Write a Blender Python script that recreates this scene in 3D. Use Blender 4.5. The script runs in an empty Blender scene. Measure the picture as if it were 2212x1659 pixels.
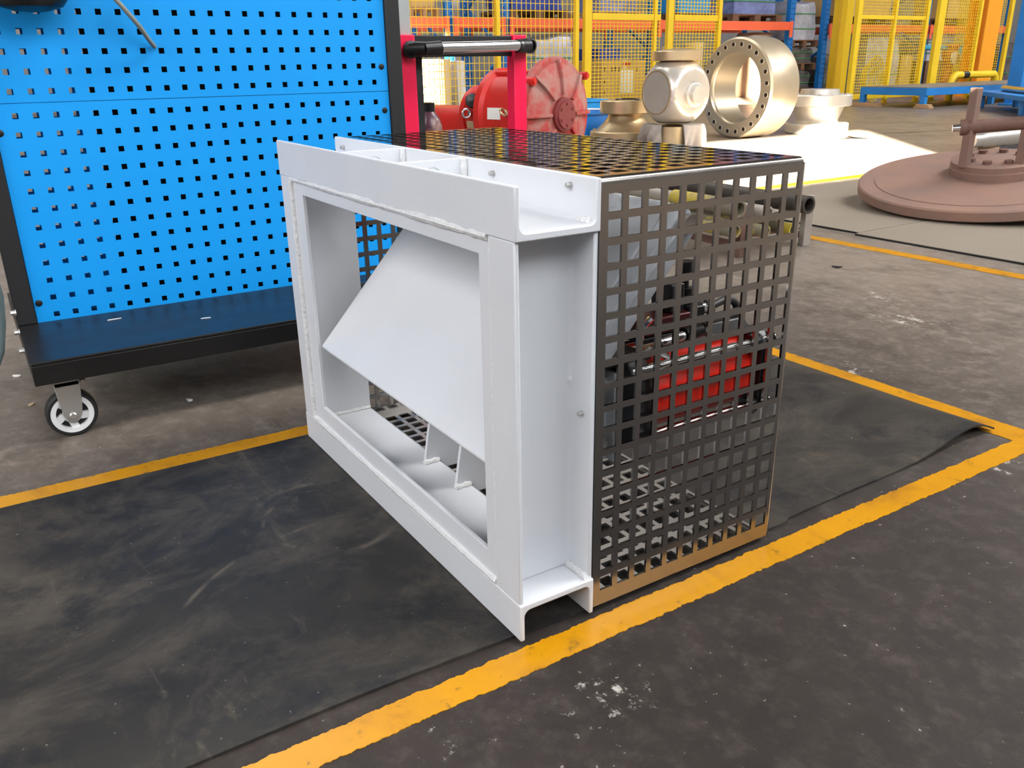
import bpy, math, random
import numpy as np
from mathutils import Vector, Matrix, Euler

random.seed(7)
SC = bpy.context.scene
COL = SC.collection
S = 0.62                                   # metres per modelling unit

# ------------------------------------------------------------------ camera
CP = np.array([1.3199372, -0.83982217, 1.20715224])
CE = (1.2114, 0.0162, 1.0047)
FPX = 1840.9164
cam = bpy.data.cameras.new('camera')
camo = bpy.data.objects.new('camera', cam)
COL.objects.link(camo)
camo.location = Vector(CP) * S
camo.rotation_euler = Euler(CE, 'XYZ')
cam.sensor_fit = 'HORIZONTAL'
cam.sensor_width = 36.0
cam.lens = FPX / 2212 * 36.0
cam.clip_start = 0.02
cam.clip_end = 300
SC.camera = camo
RM = np.array(Euler(CE, 'XYZ').to_matrix())


def at(u, v, ax, val):
    """point of the sight line through photo pixel (u, v) on the plane axis=val (modelling units)"""
    d = RM @ np.array([(u - 1106) / FPX, -(v - 829.5) / FPX, -1.0])
    t = (val - CP[ax]) / d[ax]
    return CP + t * d


# ------------------------------------------------------------------ world, sun, added fill lamps, exposure
SC.view_settings.view_transform = 'Standard'
SC.view_settings.look = 'None'
SC.view_settings.gamma = 1.0
SC.view_settings.use_curve_mapping = False
SC.view_settings.exposure = 0.0
SC.cycles.use_denoising = True
SC.cycles.max_bounces = 8
SC.cycles.sample_clamp_indirect = 6.0
SC.cycles.caustics_reflective = False
SC.cycles.caustics_refractive = False

wd = bpy.data.worlds.new('hall_daylight')
SC.world = wd
wd.use_nodes = True
bg = wd.node_tree.nodes['Background']
bg.inputs['Color'].default_value = (0.93, 0.97, 1.0, 1)
bg.inputs['Strength'].default_value = 1.2

SUN_AZ = Vector((-0.75, 0.66, 0)).normalized()
SUN_EL = math.radians(22)
sun = bpy.data.lights.new('sun', 'SUN')
suno = bpy.data.objects.new('sun', sun)
COL.objects.link(suno)
sun.energy = 200.0
sun.color = (1.0, 0.90, 0.72)
sun.angle = math.radians(0.6)
sdir = SUN_AZ * math.cos(SUN_EL) + Vector((0, 0, -math.sin(SUN_EL)))
suno.rotation_euler = sdir.to_track_quat('-Z', 'Y').to_euler()
suno.location = (5, -5, 8)


def area(name, loc, target, sx, sy, power, color=(1, 1, 1)):
    l = bpy.data.lights.new(name, 'AREA')
    o = bpy.data.objects.new(name, l)
    COL.objects.link(o)
    l.shape = 'RECTANGLE'
    l.size = sx * S
    l.size_y = sy * S
    l.energy = power
    l.color = color
    o.location = Vector(loc) * S
    o.rotation_euler = (Vector(target) - Vector(loc)).to_track_quat('-Z', 'Y').to_euler()
    return o


area('front_fill', (0.5, -11.4, 8.1), (-0.7, 1.0, 0.4), 15, 6, 780, (0.985, 0.985, 1.0))  # added fill lamp brightening the front faces, no door opening behind it
area('side_fill', (8.8, 2.0, 8.6), (-2.0, 1.0, 0.5), 14, 5, 530, (0.91, 0.955, 1.0))  # added fill lamp for the side faces, standing before a blank wall
for k_, (lx, ly, pw) in enumerate(((5.0, 17.0, 2200), (5.0, 38.0, 2500), (-14.0, 6.0, 380), (-24.0, 6.0, 500), (-9.0, 48.0, 900))):
    area('overhead_fill', (lx, ly, 18.7), (lx, ly, 0), 4.0, 17, pw, (1.0, 0.985, 0.96))  # added fill lamps under the closed ceiling, brightening the far hall


# ------------------------------------------------------------------ materials
def lin(c):
    return tuple(((x / 255) / 12.92 if x / 255 <= 0.04045 else ((x / 255 + 0.055) / 1.055) ** 2.4) for x in c)


MATS = {}


def mat(name, rgb, rough=0.5, metal=0.0, var=0.12, scale=6.0, bump=0.0, bscale=60.0, rgb2=None, thr=(0.45, 0.65), spec=0.5, coat=0.0, rvar=0.0, stretch=None):
    if name in MATS:
        return MATS[name]
    m = bpy.data.materials.new(name)
    m.use_nodes = True
    nt = m.node_tree
    n, l = nt.nodes, nt.links
    b = n['Principled BSDF']
    c = lin(rgb)
    tc = n.new('ShaderNodeTexCoord')
    src = tc.outputs['Object']
    if stretch:
        mp = n.new('ShaderNodeMapping')
        mp.inputs['Scale'].default_value = stretch
        l.new(src, mp.inputs['Vector'])
        src = mp.outputs['Vector']
    no = n.new('ShaderNodeTexNoise')
    no.inputs['Scale'].default_value = scale
    no.inputs['Detail'].default_value = 6
    no.inputs['Roughness'].default_value = 0.6
    l.new(src, no.inputs['Vector'])
    rp = n.new('ShaderNodeValToRGB')
    l.new(no.outputs['Fac'], rp.inputs['Fac'])
    if rgb2 is None:
        k0, k1 = 1 - var, 1 + var
        rp.color_ramp.elements[0].position = 0.3
        rp.color_ramp.elements[1].position = 0.7
        rp.color_ramp.elements[0].color = (*[min(1, x * k0) for x in c], 1)
        rp.color_ramp.elements[1].color = (*[min(1, x * k1) for x in c], 1)
    else:
        rp.color_ramp.elements[0].position = thr[0]
        rp.color_ramp.elements[1].position = thr[1]
        rp.color_ramp.elements[0].color = (*c, 1)
        rp.color_ramp.elements[1].color = (*lin(rgb2), 1)
    l.new(rp.outputs['Color'], b.inputs['Base Color'])
    b.inputs['Roughness'].default_value = rough
    b.inputs['Metallic'].default_value = metal
    b.inputs['Specular IOR Level'].default_value = spec
    if coat:
        b.inputs['Coat Weight'].default_value = coat
        b.inputs['Coat Roughness'].default_value = 0.08
    if rvar:
        mr = n.new('ShaderNodeMapRange')
        mr.inputs['From Min'].default_value = 0.3
        mr.inputs['From Max'].default_value = 0.7
        mr.inputs['To Min'].default_value = max(0.02, rough - rvar)
        mr.inputs['To Max'].default_value = min(1, rough + rvar)
        l.new(no.outputs['Fac'], mr.inputs['Value'])
        l.new(mr.outputs['Result'], b.inputs['Roughness'])
    if bump:
        n2 = n.new('ShaderNodeTexNoise')
        n2.inputs['Scale'].default_value = bscale
        n2.inputs['Detail'].default_value = 3
        l.new(src, n2.inputs['Vector'])
        bp = n.new('ShaderNodeBump')
        bp.inputs['Strength'].default_value = bump
        bp.inputs['Distance'].default_value = 0.01
        l.new(n2.outputs['Fac'], bp.inputs['Height'])
        l.new(bp.outputs['Normal'], b.inputs['Normal'])
    MATS[name] = m
    return m


PAINT = mat('pale_grey_paint', (209, 211, 215), 0.4, var=0.03, scale=5, bump=0.05, bscale=260)
WELD = mat('painted_weld', (217, 217, 217), 0.35, var=0.04, scale=30, bump=0.4, bscale=120)
STEEL = mat('brushed_stainless', (150, 146, 142), 0.17, 1.0, var=0.07, scale=9, rvar=0.04)
STEELT = mat('mirror_stainless', (196, 190, 185), 0.07, 1.0, var=0.05, scale=9)
STEELD = mat('dull_stainless', (196, 192, 188), 0.34, 1.0, var=0.06, scale=9)
CHROME = mat('chrome', (215, 216, 218), 0.12, 1.0, var=0.03)
ZINC = mat('zinc_plate', (186, 184, 180), 0.36, 0.75, var=0.06, scale=30)
BLUE = mat('blue_powder_coat', (14, 158, 242), 0.55, var=0.02, scale=3, spec=0.3)
BLACKP = mat('black_powder_coat', (26, 26, 28), 0.6, var=0.1, bump=0.05, bscale=300)
BLACKG = mat('black_gloss_tray', (26, 25, 25), 0.38, var=0.15, scale=8, rvar=0.06, spec=0.4)
BLACKPL = mat('black_plastic', (22, 22, 24), 0.35, var=0.1)
DARK = mat('dark_inner', (10, 12, 16), 0.7)
RUBBER = mat('black_tyre_rubber', (26, 26, 27), 0.6)
WHITEP = mat('white_plastic', (236, 236, 236), 0.35, var=0.02)
CRIM = mat('crimson_powder_coat', (255, 16, 78), 0.42, var=0.03)
ACTR = mat('signal_red_enamel', (246, 46, 30), 0.28, var=0.04)
MANI = mat('dark_red_manifold', (84, 34, 34), 0.35, 0.3, var=0.1)
GREYP = mat('light_grey_panel', (176, 182, 180), 0.5)
HOSE = mat('grey_hose', (140, 140, 132), 0.5, var=0.08)
HOSED = mat('dark_hose', (48, 47, 47), 0.45)
CABLE = mat('green_grey_cable', (84, 98, 100), 0.45)
RUST = mat('rusty_steel', (124, 100, 91), 0.7, var=0.2, scale=5, rgb2=(140, 106, 90), thr=(0.35, 0.7), bump=0.25, bscale=90)
RUSTD = mat('dark_rust', (98, 72, 64), 0.7, rgb2=(118, 86, 74), thr=(0.35, 0.7), scale=9, bump=0.3, bscale=80)
GEARR = mat('red_gearbox_paint', (206, 36, 30), 0.4, rgb2=(180, 40, 34), thr=(0.4, 0.7), scale=3)
GEARD = mat('dusty_red_paint', (176, 56, 54), 0.75, rgb2=(168, 124, 116), thr=(0.40, 0.60), scale=5.5, bump=0.15, bscale=30)
GEARH = mat('faded_red_hub', (128, 50, 50), 0.6, var=0.15, scale=8)
BRONZE = mat('tan_machined_steel', (208, 186, 148), 0.36, 0.7, var=0.1, scale=4, rvar=0.08)
SILVERM = mat('pale_machined_steel', (222, 216, 206), 0.36, 0.6, var=0.06, scale=4, rvar=0.08)
RINGM = mat('bright_ring_steel', (206, 192, 166), 0.36, 0.7, var=0.06, scale=3, rvar=0.08)
HOLEM = mat('hole_shade', (60, 50, 38), 0.35, 0.6)  # dark tone standing in for the shade inside the bolt holes
CLOTH = mat('grey_rag', (168, 160, 152), 0.9, var=0.12, scale=8, bump=0.3, bscale=40)
FENCEY = mat('yellow_fence_paint', (244, 206, 40), 0.45, var=0.05, scale=3)
COLO = mat('orange_column_paint', (250, 168, 38), 0.45, var=0.04)
RACKB = mat('blue_rack_paint', (26, 120, 204), 0.45, var=0.08)
BEAMO = mat('orange_beam_paint', (250, 112, 74), 0.45, var=0.05)
PLATB = mat('platform_blue_paint', (36, 128, 206), 0.5, var=0.12, scale=3)
PLATT = mat('worn_platform_top', (134, 128, 122), 0.6, var=0.15)
WOOD = mat('pallet_wood', (178, 142, 106), 0.8, var=0.2, scale=4, bump=0.2, bscale=40, stretch=(1, 8, 8))
WOODD = mat('dark_pallet_wood', (112, 82, 62), 0.8, var=0.25, scale=4, bump=0.2, bscale=40)
CARD = mat('brown_cardboard', (206, 170, 112), 0.8, var=0.06, scale=3)
CARDP = mat('pale_cardboard', (226, 204, 164), 0.8, var=0.05, scale=3)
PAPER = mat('white_paper', (238, 236, 230), 0.7, var=0.02)
REDINK = mat('red_print', (206, 42, 36), 0.7)
BLKINK = mat('black_print', (40, 36, 34), 0.7)
WRAP = mat('clear_stretch_wrap', (186, 190, 204), 0.25, var=0.25, scale=5, bump=0.5, bscale=14)
WRAPB = mat('bluish_wrapped_sacks', (120, 134, 186), 0.35, var=0.35, scale=6, bump=0.6, bscale=12)
WRAPD = mat('dark_wrapped_goods', (96, 92, 92), 0.3, var=0.5, scale=6, bump=0.6, bscale=14)
BINB = mat('blue_bin_plastic', (26, 126, 214), 0.4, var=0.06)
CRATEB = mat('navy_crate_plastic', (34, 66, 160), 0.45, var=0.1)
CYANB = mat('cyan_box', (34, 150, 222), 0.5)
BAGB = mat('brown_fibre_drum', (156, 124, 98), 0.75, var=0.1, scale=4)
WHITEW = mat('white_plaster', (222, 222, 220), 0.8, var=0.03)
GREYW = mat('grey_plaster', (150, 150, 150), 0.85, var=0.05)
YELLT = mat('yellow_pipe_paint', (178, 158, 58), 0.6, rgb2=(112, 104, 88), thr=(0.42, 0.54), scale=7, bump=0.1)
PIPEG = mat('dark_steel_pipe', (70, 64, 58), 0.5, 0.4, var=0.25, scale=8, bump=0.15)
PIPEL = mat('grey_steel_pipe', (160, 152, 144), 0.5, 0.3, var=0.15, scale=8)
GREYMAT = mat('grey_rubber_sheet', (130, 119, 106), 0.7, var=0.06, scale=2, bump=0.06)
BLKEDGE = mat('black_sheet_edge', (20, 20, 20), 0.7)
SCREWM = mat('black_screw', (12, 12, 14), 0.5)
BOTTLE = mat('plum_brown_plastic', (92, 58, 70), 0.3, rgb2=(206, 172, 156), thr=(0.5, 0.6), scale=5)
TERRA = mat('terracotta_valve_paint', (222, 140, 92), 0.5, var=0.08)
PIPEC = mat('cyan_pipe_paint', (60, 182, 222), 0.45)
COIL = mat('yellow_hose', (222, 200, 90), 0.5)
GLASSW = mat('straps_green', (70, 150, 90), 0.5)


def floor_material():
    m = bpy.data.materials.new('stained_concrete')
    m.use_nodes = True
    nt = m.node_tree
    n, l = nt.nodes, nt.links
    b = n['Principled BSDF']
    geo = n.new('ShaderNodeNewGeometry')
    pos = geo.outputs['Position']

    def noise(sc, det=8, ro=0.62, stretch=None):
        s = pos
        if stretch:
            mp = n.new('ShaderNodeMapping')
            mp.inputs['Scale'].default_value = stretch
            l.new(pos, mp.inputs['Vector'])
            s = mp.outputs['Vector']
        t = n.new('ShaderNodeTexNoise')
        t.inputs['Scale'].default_value = sc
        t.inputs['Detail'].default_value = det
        t.inputs['Roughness'].default_value = ro
        l.new(s, t.inputs['Vector'])
        return t.outputs['Fac']

    def ramp(fac, stops):
        r = n.new('ShaderNodeValToRGB')
        l.new(fac, r.inputs['Fac'])
        e = r.color_ramp.elements
        while len(e) < len(stops):
            e.new(0.5)
        for el, (p, c) in zip(e, stops):
            el.position = p
            el.color = (*c, 1)
        return r.outputs['Color']

    def mix(fac, a, c):
        x = n.new('ShaderNodeMix')
        x.data_type = 'RGBA'
        l.new(fac, x.inputs['Factor'])
        for sock, val in ((x.inputs['A'], a), (x.inputs['B'], c)):
            if isinstance(val, tuple):
                sock.default_value = (*val, 1)
            else:
                l.new(val, sock)
        return x.outputs['Result']

    base = ramp(noise(1.3), [(0.3, lin((30, 25, 23))), (0.5, lin((38, 32, 30))), (0.7, lin((52, 45, 41)))])
    far_lit = ramp(noise(1.1), [(0.3, lin((112, 102, 94))), (0.5, lin((130, 119, 109))), (0.7, lin((146, 134, 123)))])
    # paler colour beyond the work bay paints in the far hall's brighter light
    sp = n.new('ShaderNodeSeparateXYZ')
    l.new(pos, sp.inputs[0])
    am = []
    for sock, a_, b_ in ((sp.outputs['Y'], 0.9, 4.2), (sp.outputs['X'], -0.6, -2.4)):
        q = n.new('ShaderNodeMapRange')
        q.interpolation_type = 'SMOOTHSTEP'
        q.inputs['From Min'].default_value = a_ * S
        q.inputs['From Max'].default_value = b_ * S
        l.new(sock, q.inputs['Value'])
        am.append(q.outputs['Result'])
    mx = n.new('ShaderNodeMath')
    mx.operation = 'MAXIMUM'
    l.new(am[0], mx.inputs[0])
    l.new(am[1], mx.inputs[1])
    base = mix(mx.outputs[0], base, far_lit)
    fine = ramp(noise(14, 8, 0.7), [(0.3, (0.0, 0.0, 0.0)), (0.62, (0.25, 0.25, 0.25)), (0.78, (0.7, 0.7, 0.7))])
    c1 = mix(fine, base, lin((70, 61, 56)))
    mot = ramp(noise(24, 7, 0.72), [(0.0, (0, 0, 0)), (0.48, (0, 0, 0)), (0.66, (0.6, 0.6, 0.6))])
    mm_ = n.new('ShaderNodeMath')
    mm_.operation = 'MULTIPLY'
    l.new(mot, mm_.inputs[0])
    ma_ = n.new('ShaderNodeMath')
    ma_.operation = 'MULTIPLY_ADD'
    l.new(mx.outputs[0], ma_.inputs[0])
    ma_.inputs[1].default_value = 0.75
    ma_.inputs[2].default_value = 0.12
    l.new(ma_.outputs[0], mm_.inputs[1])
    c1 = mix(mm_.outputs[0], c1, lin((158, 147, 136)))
    # pale flecks
    fl = ramp(noise(95, 3, 0.55), [(0.0, (0, 0, 0)), (0.70, (0, 0, 0)), (0.73, (0.7, 0.7, 0.7))])
    c2 = mix(fl, c1, lin((176, 168, 158)))
    dk = ramp(noise(4.2, 9, 0.78, (1, 1.3, 1)), [(0.0, (0.8, 0.8, 0.8)), (0.36, (0.5, 0.5, 0.5)), (0.50, (0, 0, 0))])
    c3 = mix(dk, c2, lin((44, 40, 36)))
    # chalky scuffs with places of their own
    out = c3
    scuff_noise = noise(30, 5, 0.75)
    for (u, v, r) in ((1262, 1555, 0.040), (1258, 1480, 0.022), (1215, 1540, 0.014), (980, 1600, 0.05), (1330, 1500, 0.07), (2170, 1000, 0.05), (2110, 1035, 0.03), (2150, 1010, 0.04), (1900, 640, 0.12), (1850, 800, 0.1), (1960, 690, 0.16)):
        p = at(u, v, 2, 0) * S
        vm = n.new('ShaderNodeVectorMath')
        vm.operation = 'DISTANCE'
        l.new(pos, vm.inputs[0])
        vm.inputs[1].default_value = (p[0], p[1], 0)
        mr = n.new('ShaderNodeMapRange')
        mr.inputs['From Min'].default_value = 0.0
        mr.inputs['From Max'].default_value = r
        mr.inputs['To Min'].default_value = 0.17
        mr.inputs['To Max'].default_value = 0.0
        l.new(vm.outputs['Value'], mr.inputs['Value'])
        ad = n.new('ShaderNodeMath')
        ad.operation = 'ADD'
        l.new(scuff_noise, ad.inputs[0])
        l.new(mr.outputs['Result'], ad.inputs[1])
        f = ramp(ad.outputs[0], [(0.0, (0, 0, 0)), (0.66, (0, 0, 0)), (0.74, (0.7, 0.7, 0.7))])
        cm = n.new('ShaderNodeMath')
        cm.operation = 'LESS_THAN'
        l.new(vm.outputs['Value'], cm.inputs[0])
        cm.inputs[1].default_value = r
        ml = n.new('ShaderNodeMath')
        ml.operation = 'MULTIPLY'
        l.new(f, ml.inputs[0])
        l.new(cm.outputs[0], ml.inputs[1])
        out = mix(ml.outputs[0], out, lin((196, 190, 182)))
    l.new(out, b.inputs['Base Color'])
    rr = ramp(noise(5.0, 8, 0.7), [(0.3, (0.27, 0.27, 0.27)), (0.7, (0.45, 0.45, 0.45))])
    rr = mix(mx.outputs[0], (0.6, 0.6, 0.6), rr)
    l.new(rr, b.inputs['Roughness'])
    b.inputs['Specular IOR Level'].default_value = 0.3
    bp = n.new('ShaderNodeBump')
    bp.inputs['Strength'].default_value = 0.3
    bp.inputs['Distance'].default_value = 0.004
    l.new(noise(26, 8, 0.7), bp.inputs['Height'])
    l.new(bp.outputs['Normal'], b.inputs['Normal'])
    return m


def mat_material():
    m = bpy.data.materials.new('dusty_black_rubber')
    m.use_nodes = True
    nt = m.node_tree
    n, l = nt.nodes, nt.links
    b = n['Principled BSDF']
    geo = n.new('ShaderNodeNewGeometry')

    def noise(sc, det, ro, stretch=(1, 1, 1), dist=0.0):
        mp = n.new('ShaderNodeMapping')
        mp.inputs['Scale'].default_value = stretch
        l.new(geo.outputs['Position'], mp.inputs['Vector'])
        t = n.new('ShaderNodeTexNoise')
        t.inputs['Scale'].default_value = sc
        t.inputs['Detail'].default_value = det
        t.inputs['Roughness'].default_value = ro
        t.inputs['Distortion'].default_value = dist
        l.new(mp.outputs['Vector'], t.inputs['Vector'])
        return t.outputs['Fac']

    def ramp(fac, stops):
        r = n.new('ShaderNodeValToRGB')
        l.new(fac, r.inputs['Fac'])
        e = r.color_ramp.elements
        while len(e) < len(stops):
            e.new(0.5)
        for el, (p, c) in zip(e, stops):
            el.position = p
            el.color = (*c, 1)
        return r.outputs['Color']

    def mix(fac, a, c):
        x = n.new('ShaderNodeMix')
        x.data_type = 'RGBA'
        l.new(fac, x.inputs['Factor'])
        for sock, val in ((x.inputs['A'], a), (x.inputs['B'], c)):
            if isinstance(val, tuple):
                sock.default_value = (*val, 1)
            else:
                l.new(val, sock)
        return x.outputs['Result']

    base = ramp(noise(1.7, 5, 0.55, dist=0.5), [(0.35, lin((33, 32, 33))), (0.5, lin((43, 41, 39))), (0.66, lin((60, 56, 50)))])
    dust = ramp(noise(5.5, 10, 0.76, (1.0, 0.7, 1), 0.5), [(0.0, (0, 0, 0)), (0.45, (0, 0, 0)), (0.68, (0.8, 0.8, 0.8))])
    c = mix(dust, base, lin((84, 77, 68)))
    pat = ramp(noise(9, 8, 0.7, (1.0, 0.8, 1), 0.3), [(0.0, (0.85, 0.85, 0.85)), (0.36, (0.7, 0.7, 0.7)), (0.46, (0, 0, 0))])
    c = mix(pat, c, lin((27, 28, 33)))
    streak = ramp(noise(4, 7, 0.72, (1.0, 4.0, 1), 1.4), [(0.0, (0, 0, 0)), (0.60, (0, 0, 0)), (0.70, (0.32, 0.32, 0.32))])
    c = mix(streak, c, lin((104, 94, 82)))
    fleck = ramp(noise(120, 2, 0.5), [(0.0, (0, 0, 0)), (0.76, (0, 0, 0)), (0.78, (0.5, 0.5, 0.5))])
    c = mix(fleck, c, lin((150, 145, 138)))
    # curved rub marks, each round its own centre
    for (u, v, r_, w_, y_lo) in ((700, 1115, 0.135, 0.010, 0.0), (700, 1115, 0.105, 0.006, 0.0), (860, 1330, 0.32, 0.006, 0.0)):
        p = at(u, v, 2, 0.0075) * S
        vm = n.new('ShaderNodeVectorMath')
        vm.operation = 'DISTANCE'
        l.new(geo.outputs['Position'], vm.inputs[0])
        vm.inputs[1].default_value = (p[0], p[1], 0.0075 * S)
        su = n.new('ShaderNodeMath')
        su.operation = 'SUBTRACT'
        l.new(vm.outputs['Value'], su.inputs[0])
        su.inputs[1].default_value = r_
        ab = n.new('ShaderNodeMath')
        ab.operation = 'ABSOLUTE'
        l.new(su.outputs[0], ab.inputs[0])
        mr = n.new('ShaderNodeMapRange')
        mr.inputs['From Min'].default_value = 0.0
        mr.inputs['From Max'].default_value = w_
        mr.inputs['To Min'].default_value = 1.0
        mr.inputs['To Max'].default_value = 0.0
        l.new(ab.outputs[0], mr.inputs['Value'])
        ml = n.new('ShaderNodeMath')
        ml.operation = 'MULTIPLY'
        l.new(mr.outputs['Result'], ml.inputs[0])
        l.new(ramp(noise(7, 6, 0.7, (1, 1, 1), 0.3), [(0.0, (0, 0, 0)), (0.5, (0, 0, 0)), (0.62, (0.6, 0.6, 0.6))]), ml.inputs[1])
        c = mix(ml.outputs[0], c, lin((112, 102, 90)))
    l.new(c, b.inputs['Base Color'])
    b.inputs['Roughness'].default_value = 0.55
    b.inputs['Specular IOR Level'].default_value = 0.25
    bp = n.new('ShaderNodeBump')
    bp.inputs['Strength'].default_value = 0.1
    bp.inputs['Distance'].default_value = 0.004
    l.new(noise(40, 4, 0.6), bp.inputs['Height'])
    l.new(bp.outputs['Normal'], b.inputs['Normal'])
    return m


def line_material():
    m = bpy.data.materials.new('worn_yellow_line_paint')
    m.use_nodes = True
    nt = m.node_tree
    n, l = nt.nodes, nt.links
    b = n['Principled BSDF']
    geo = n.new('ShaderNodeNewGeometry')

    def noise(sc, det, ro, dist=0.0):
        t = n.new('ShaderNodeTexNoise')
        t.inputs['Scale'].default_value = sc
        t.inputs['Detail'].default_value = det
        t.inputs['Roughness'].default_value = ro
        t.inputs['Distortion'].default_value = dist
        l.new(geo.outputs['Position'], t.inputs['Vector'])
        return t.outputs['Fac']
    r = n.new('ShaderNodeValToRGB')
    l.new(noise(7, 8, 0.65, 1.0), r.inputs['Fac'])
    e = r.color_ramp.elements
    e.new(0.5)
    e[0].position, e[0].color = 0.3, (*lin((160, 108, 24)), 1)
    e[1].position, e[1].color = 0.45, (*lin((190, 131, 9)), 1)
    e[2].position, e[2].color = 0.7, (*lin((202, 141, 7)), 1)
    r2 = n.new('ShaderNodeValToRGB')
    l.new(noise(26, 6, 0.7, 0.4), r2.inputs['Fac'])
    r2.color_ramp.elements[0].position, r2.color_ramp.elements[0].color = 0.33, (0.8, 0.8, 0.8, 1)
    r2.color_ramp.elements[1].position, r2.color_ramp.elements[1].color = 0.40, (0, 0, 0, 1)
    x = n.new('ShaderNodeMix')
    x.data_type = 'RGBA'
    l.new(r2.outputs['Color'], x.inputs['Factor'])
    l.new(r.outputs['Color'], x.inputs['A'])
    x.inputs['B'].default_value = (*lin((96, 76, 42)), 1)
    l.new(x.outputs['Result'], b.inputs['Base Color'])
    b.inputs['Roughness'].default_value = 0.33
    bp = n.new('ShaderNodeBump')
    bp.inputs['Strength'].default_value = 0.15
    bp.inputs['Distance'].default_value = 0.004
    l.new(noise(18, 5, 0.6), bp.inputs['Height'])
    l.new(bp.outputs['Normal'], b.inputs['Normal'])
    return m


FLOORM, MATM, LINEM = floor_material(), mat_material(), line_material()


# ------------------------------------------------------------------ mesh helpers (modelling units)
def frame_of(d):
    d = np.array(d, float)
    d /= np.linalg.norm(d)
    a = np.array([0, 0, 1.0]) if abs(d[2]) < 0.9 else np.array([1.0, 0, 0])
    x = np.cross(a, d)
    x /= np.linalg.norm(x)
    return x, np.cross(d, x), d


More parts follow.
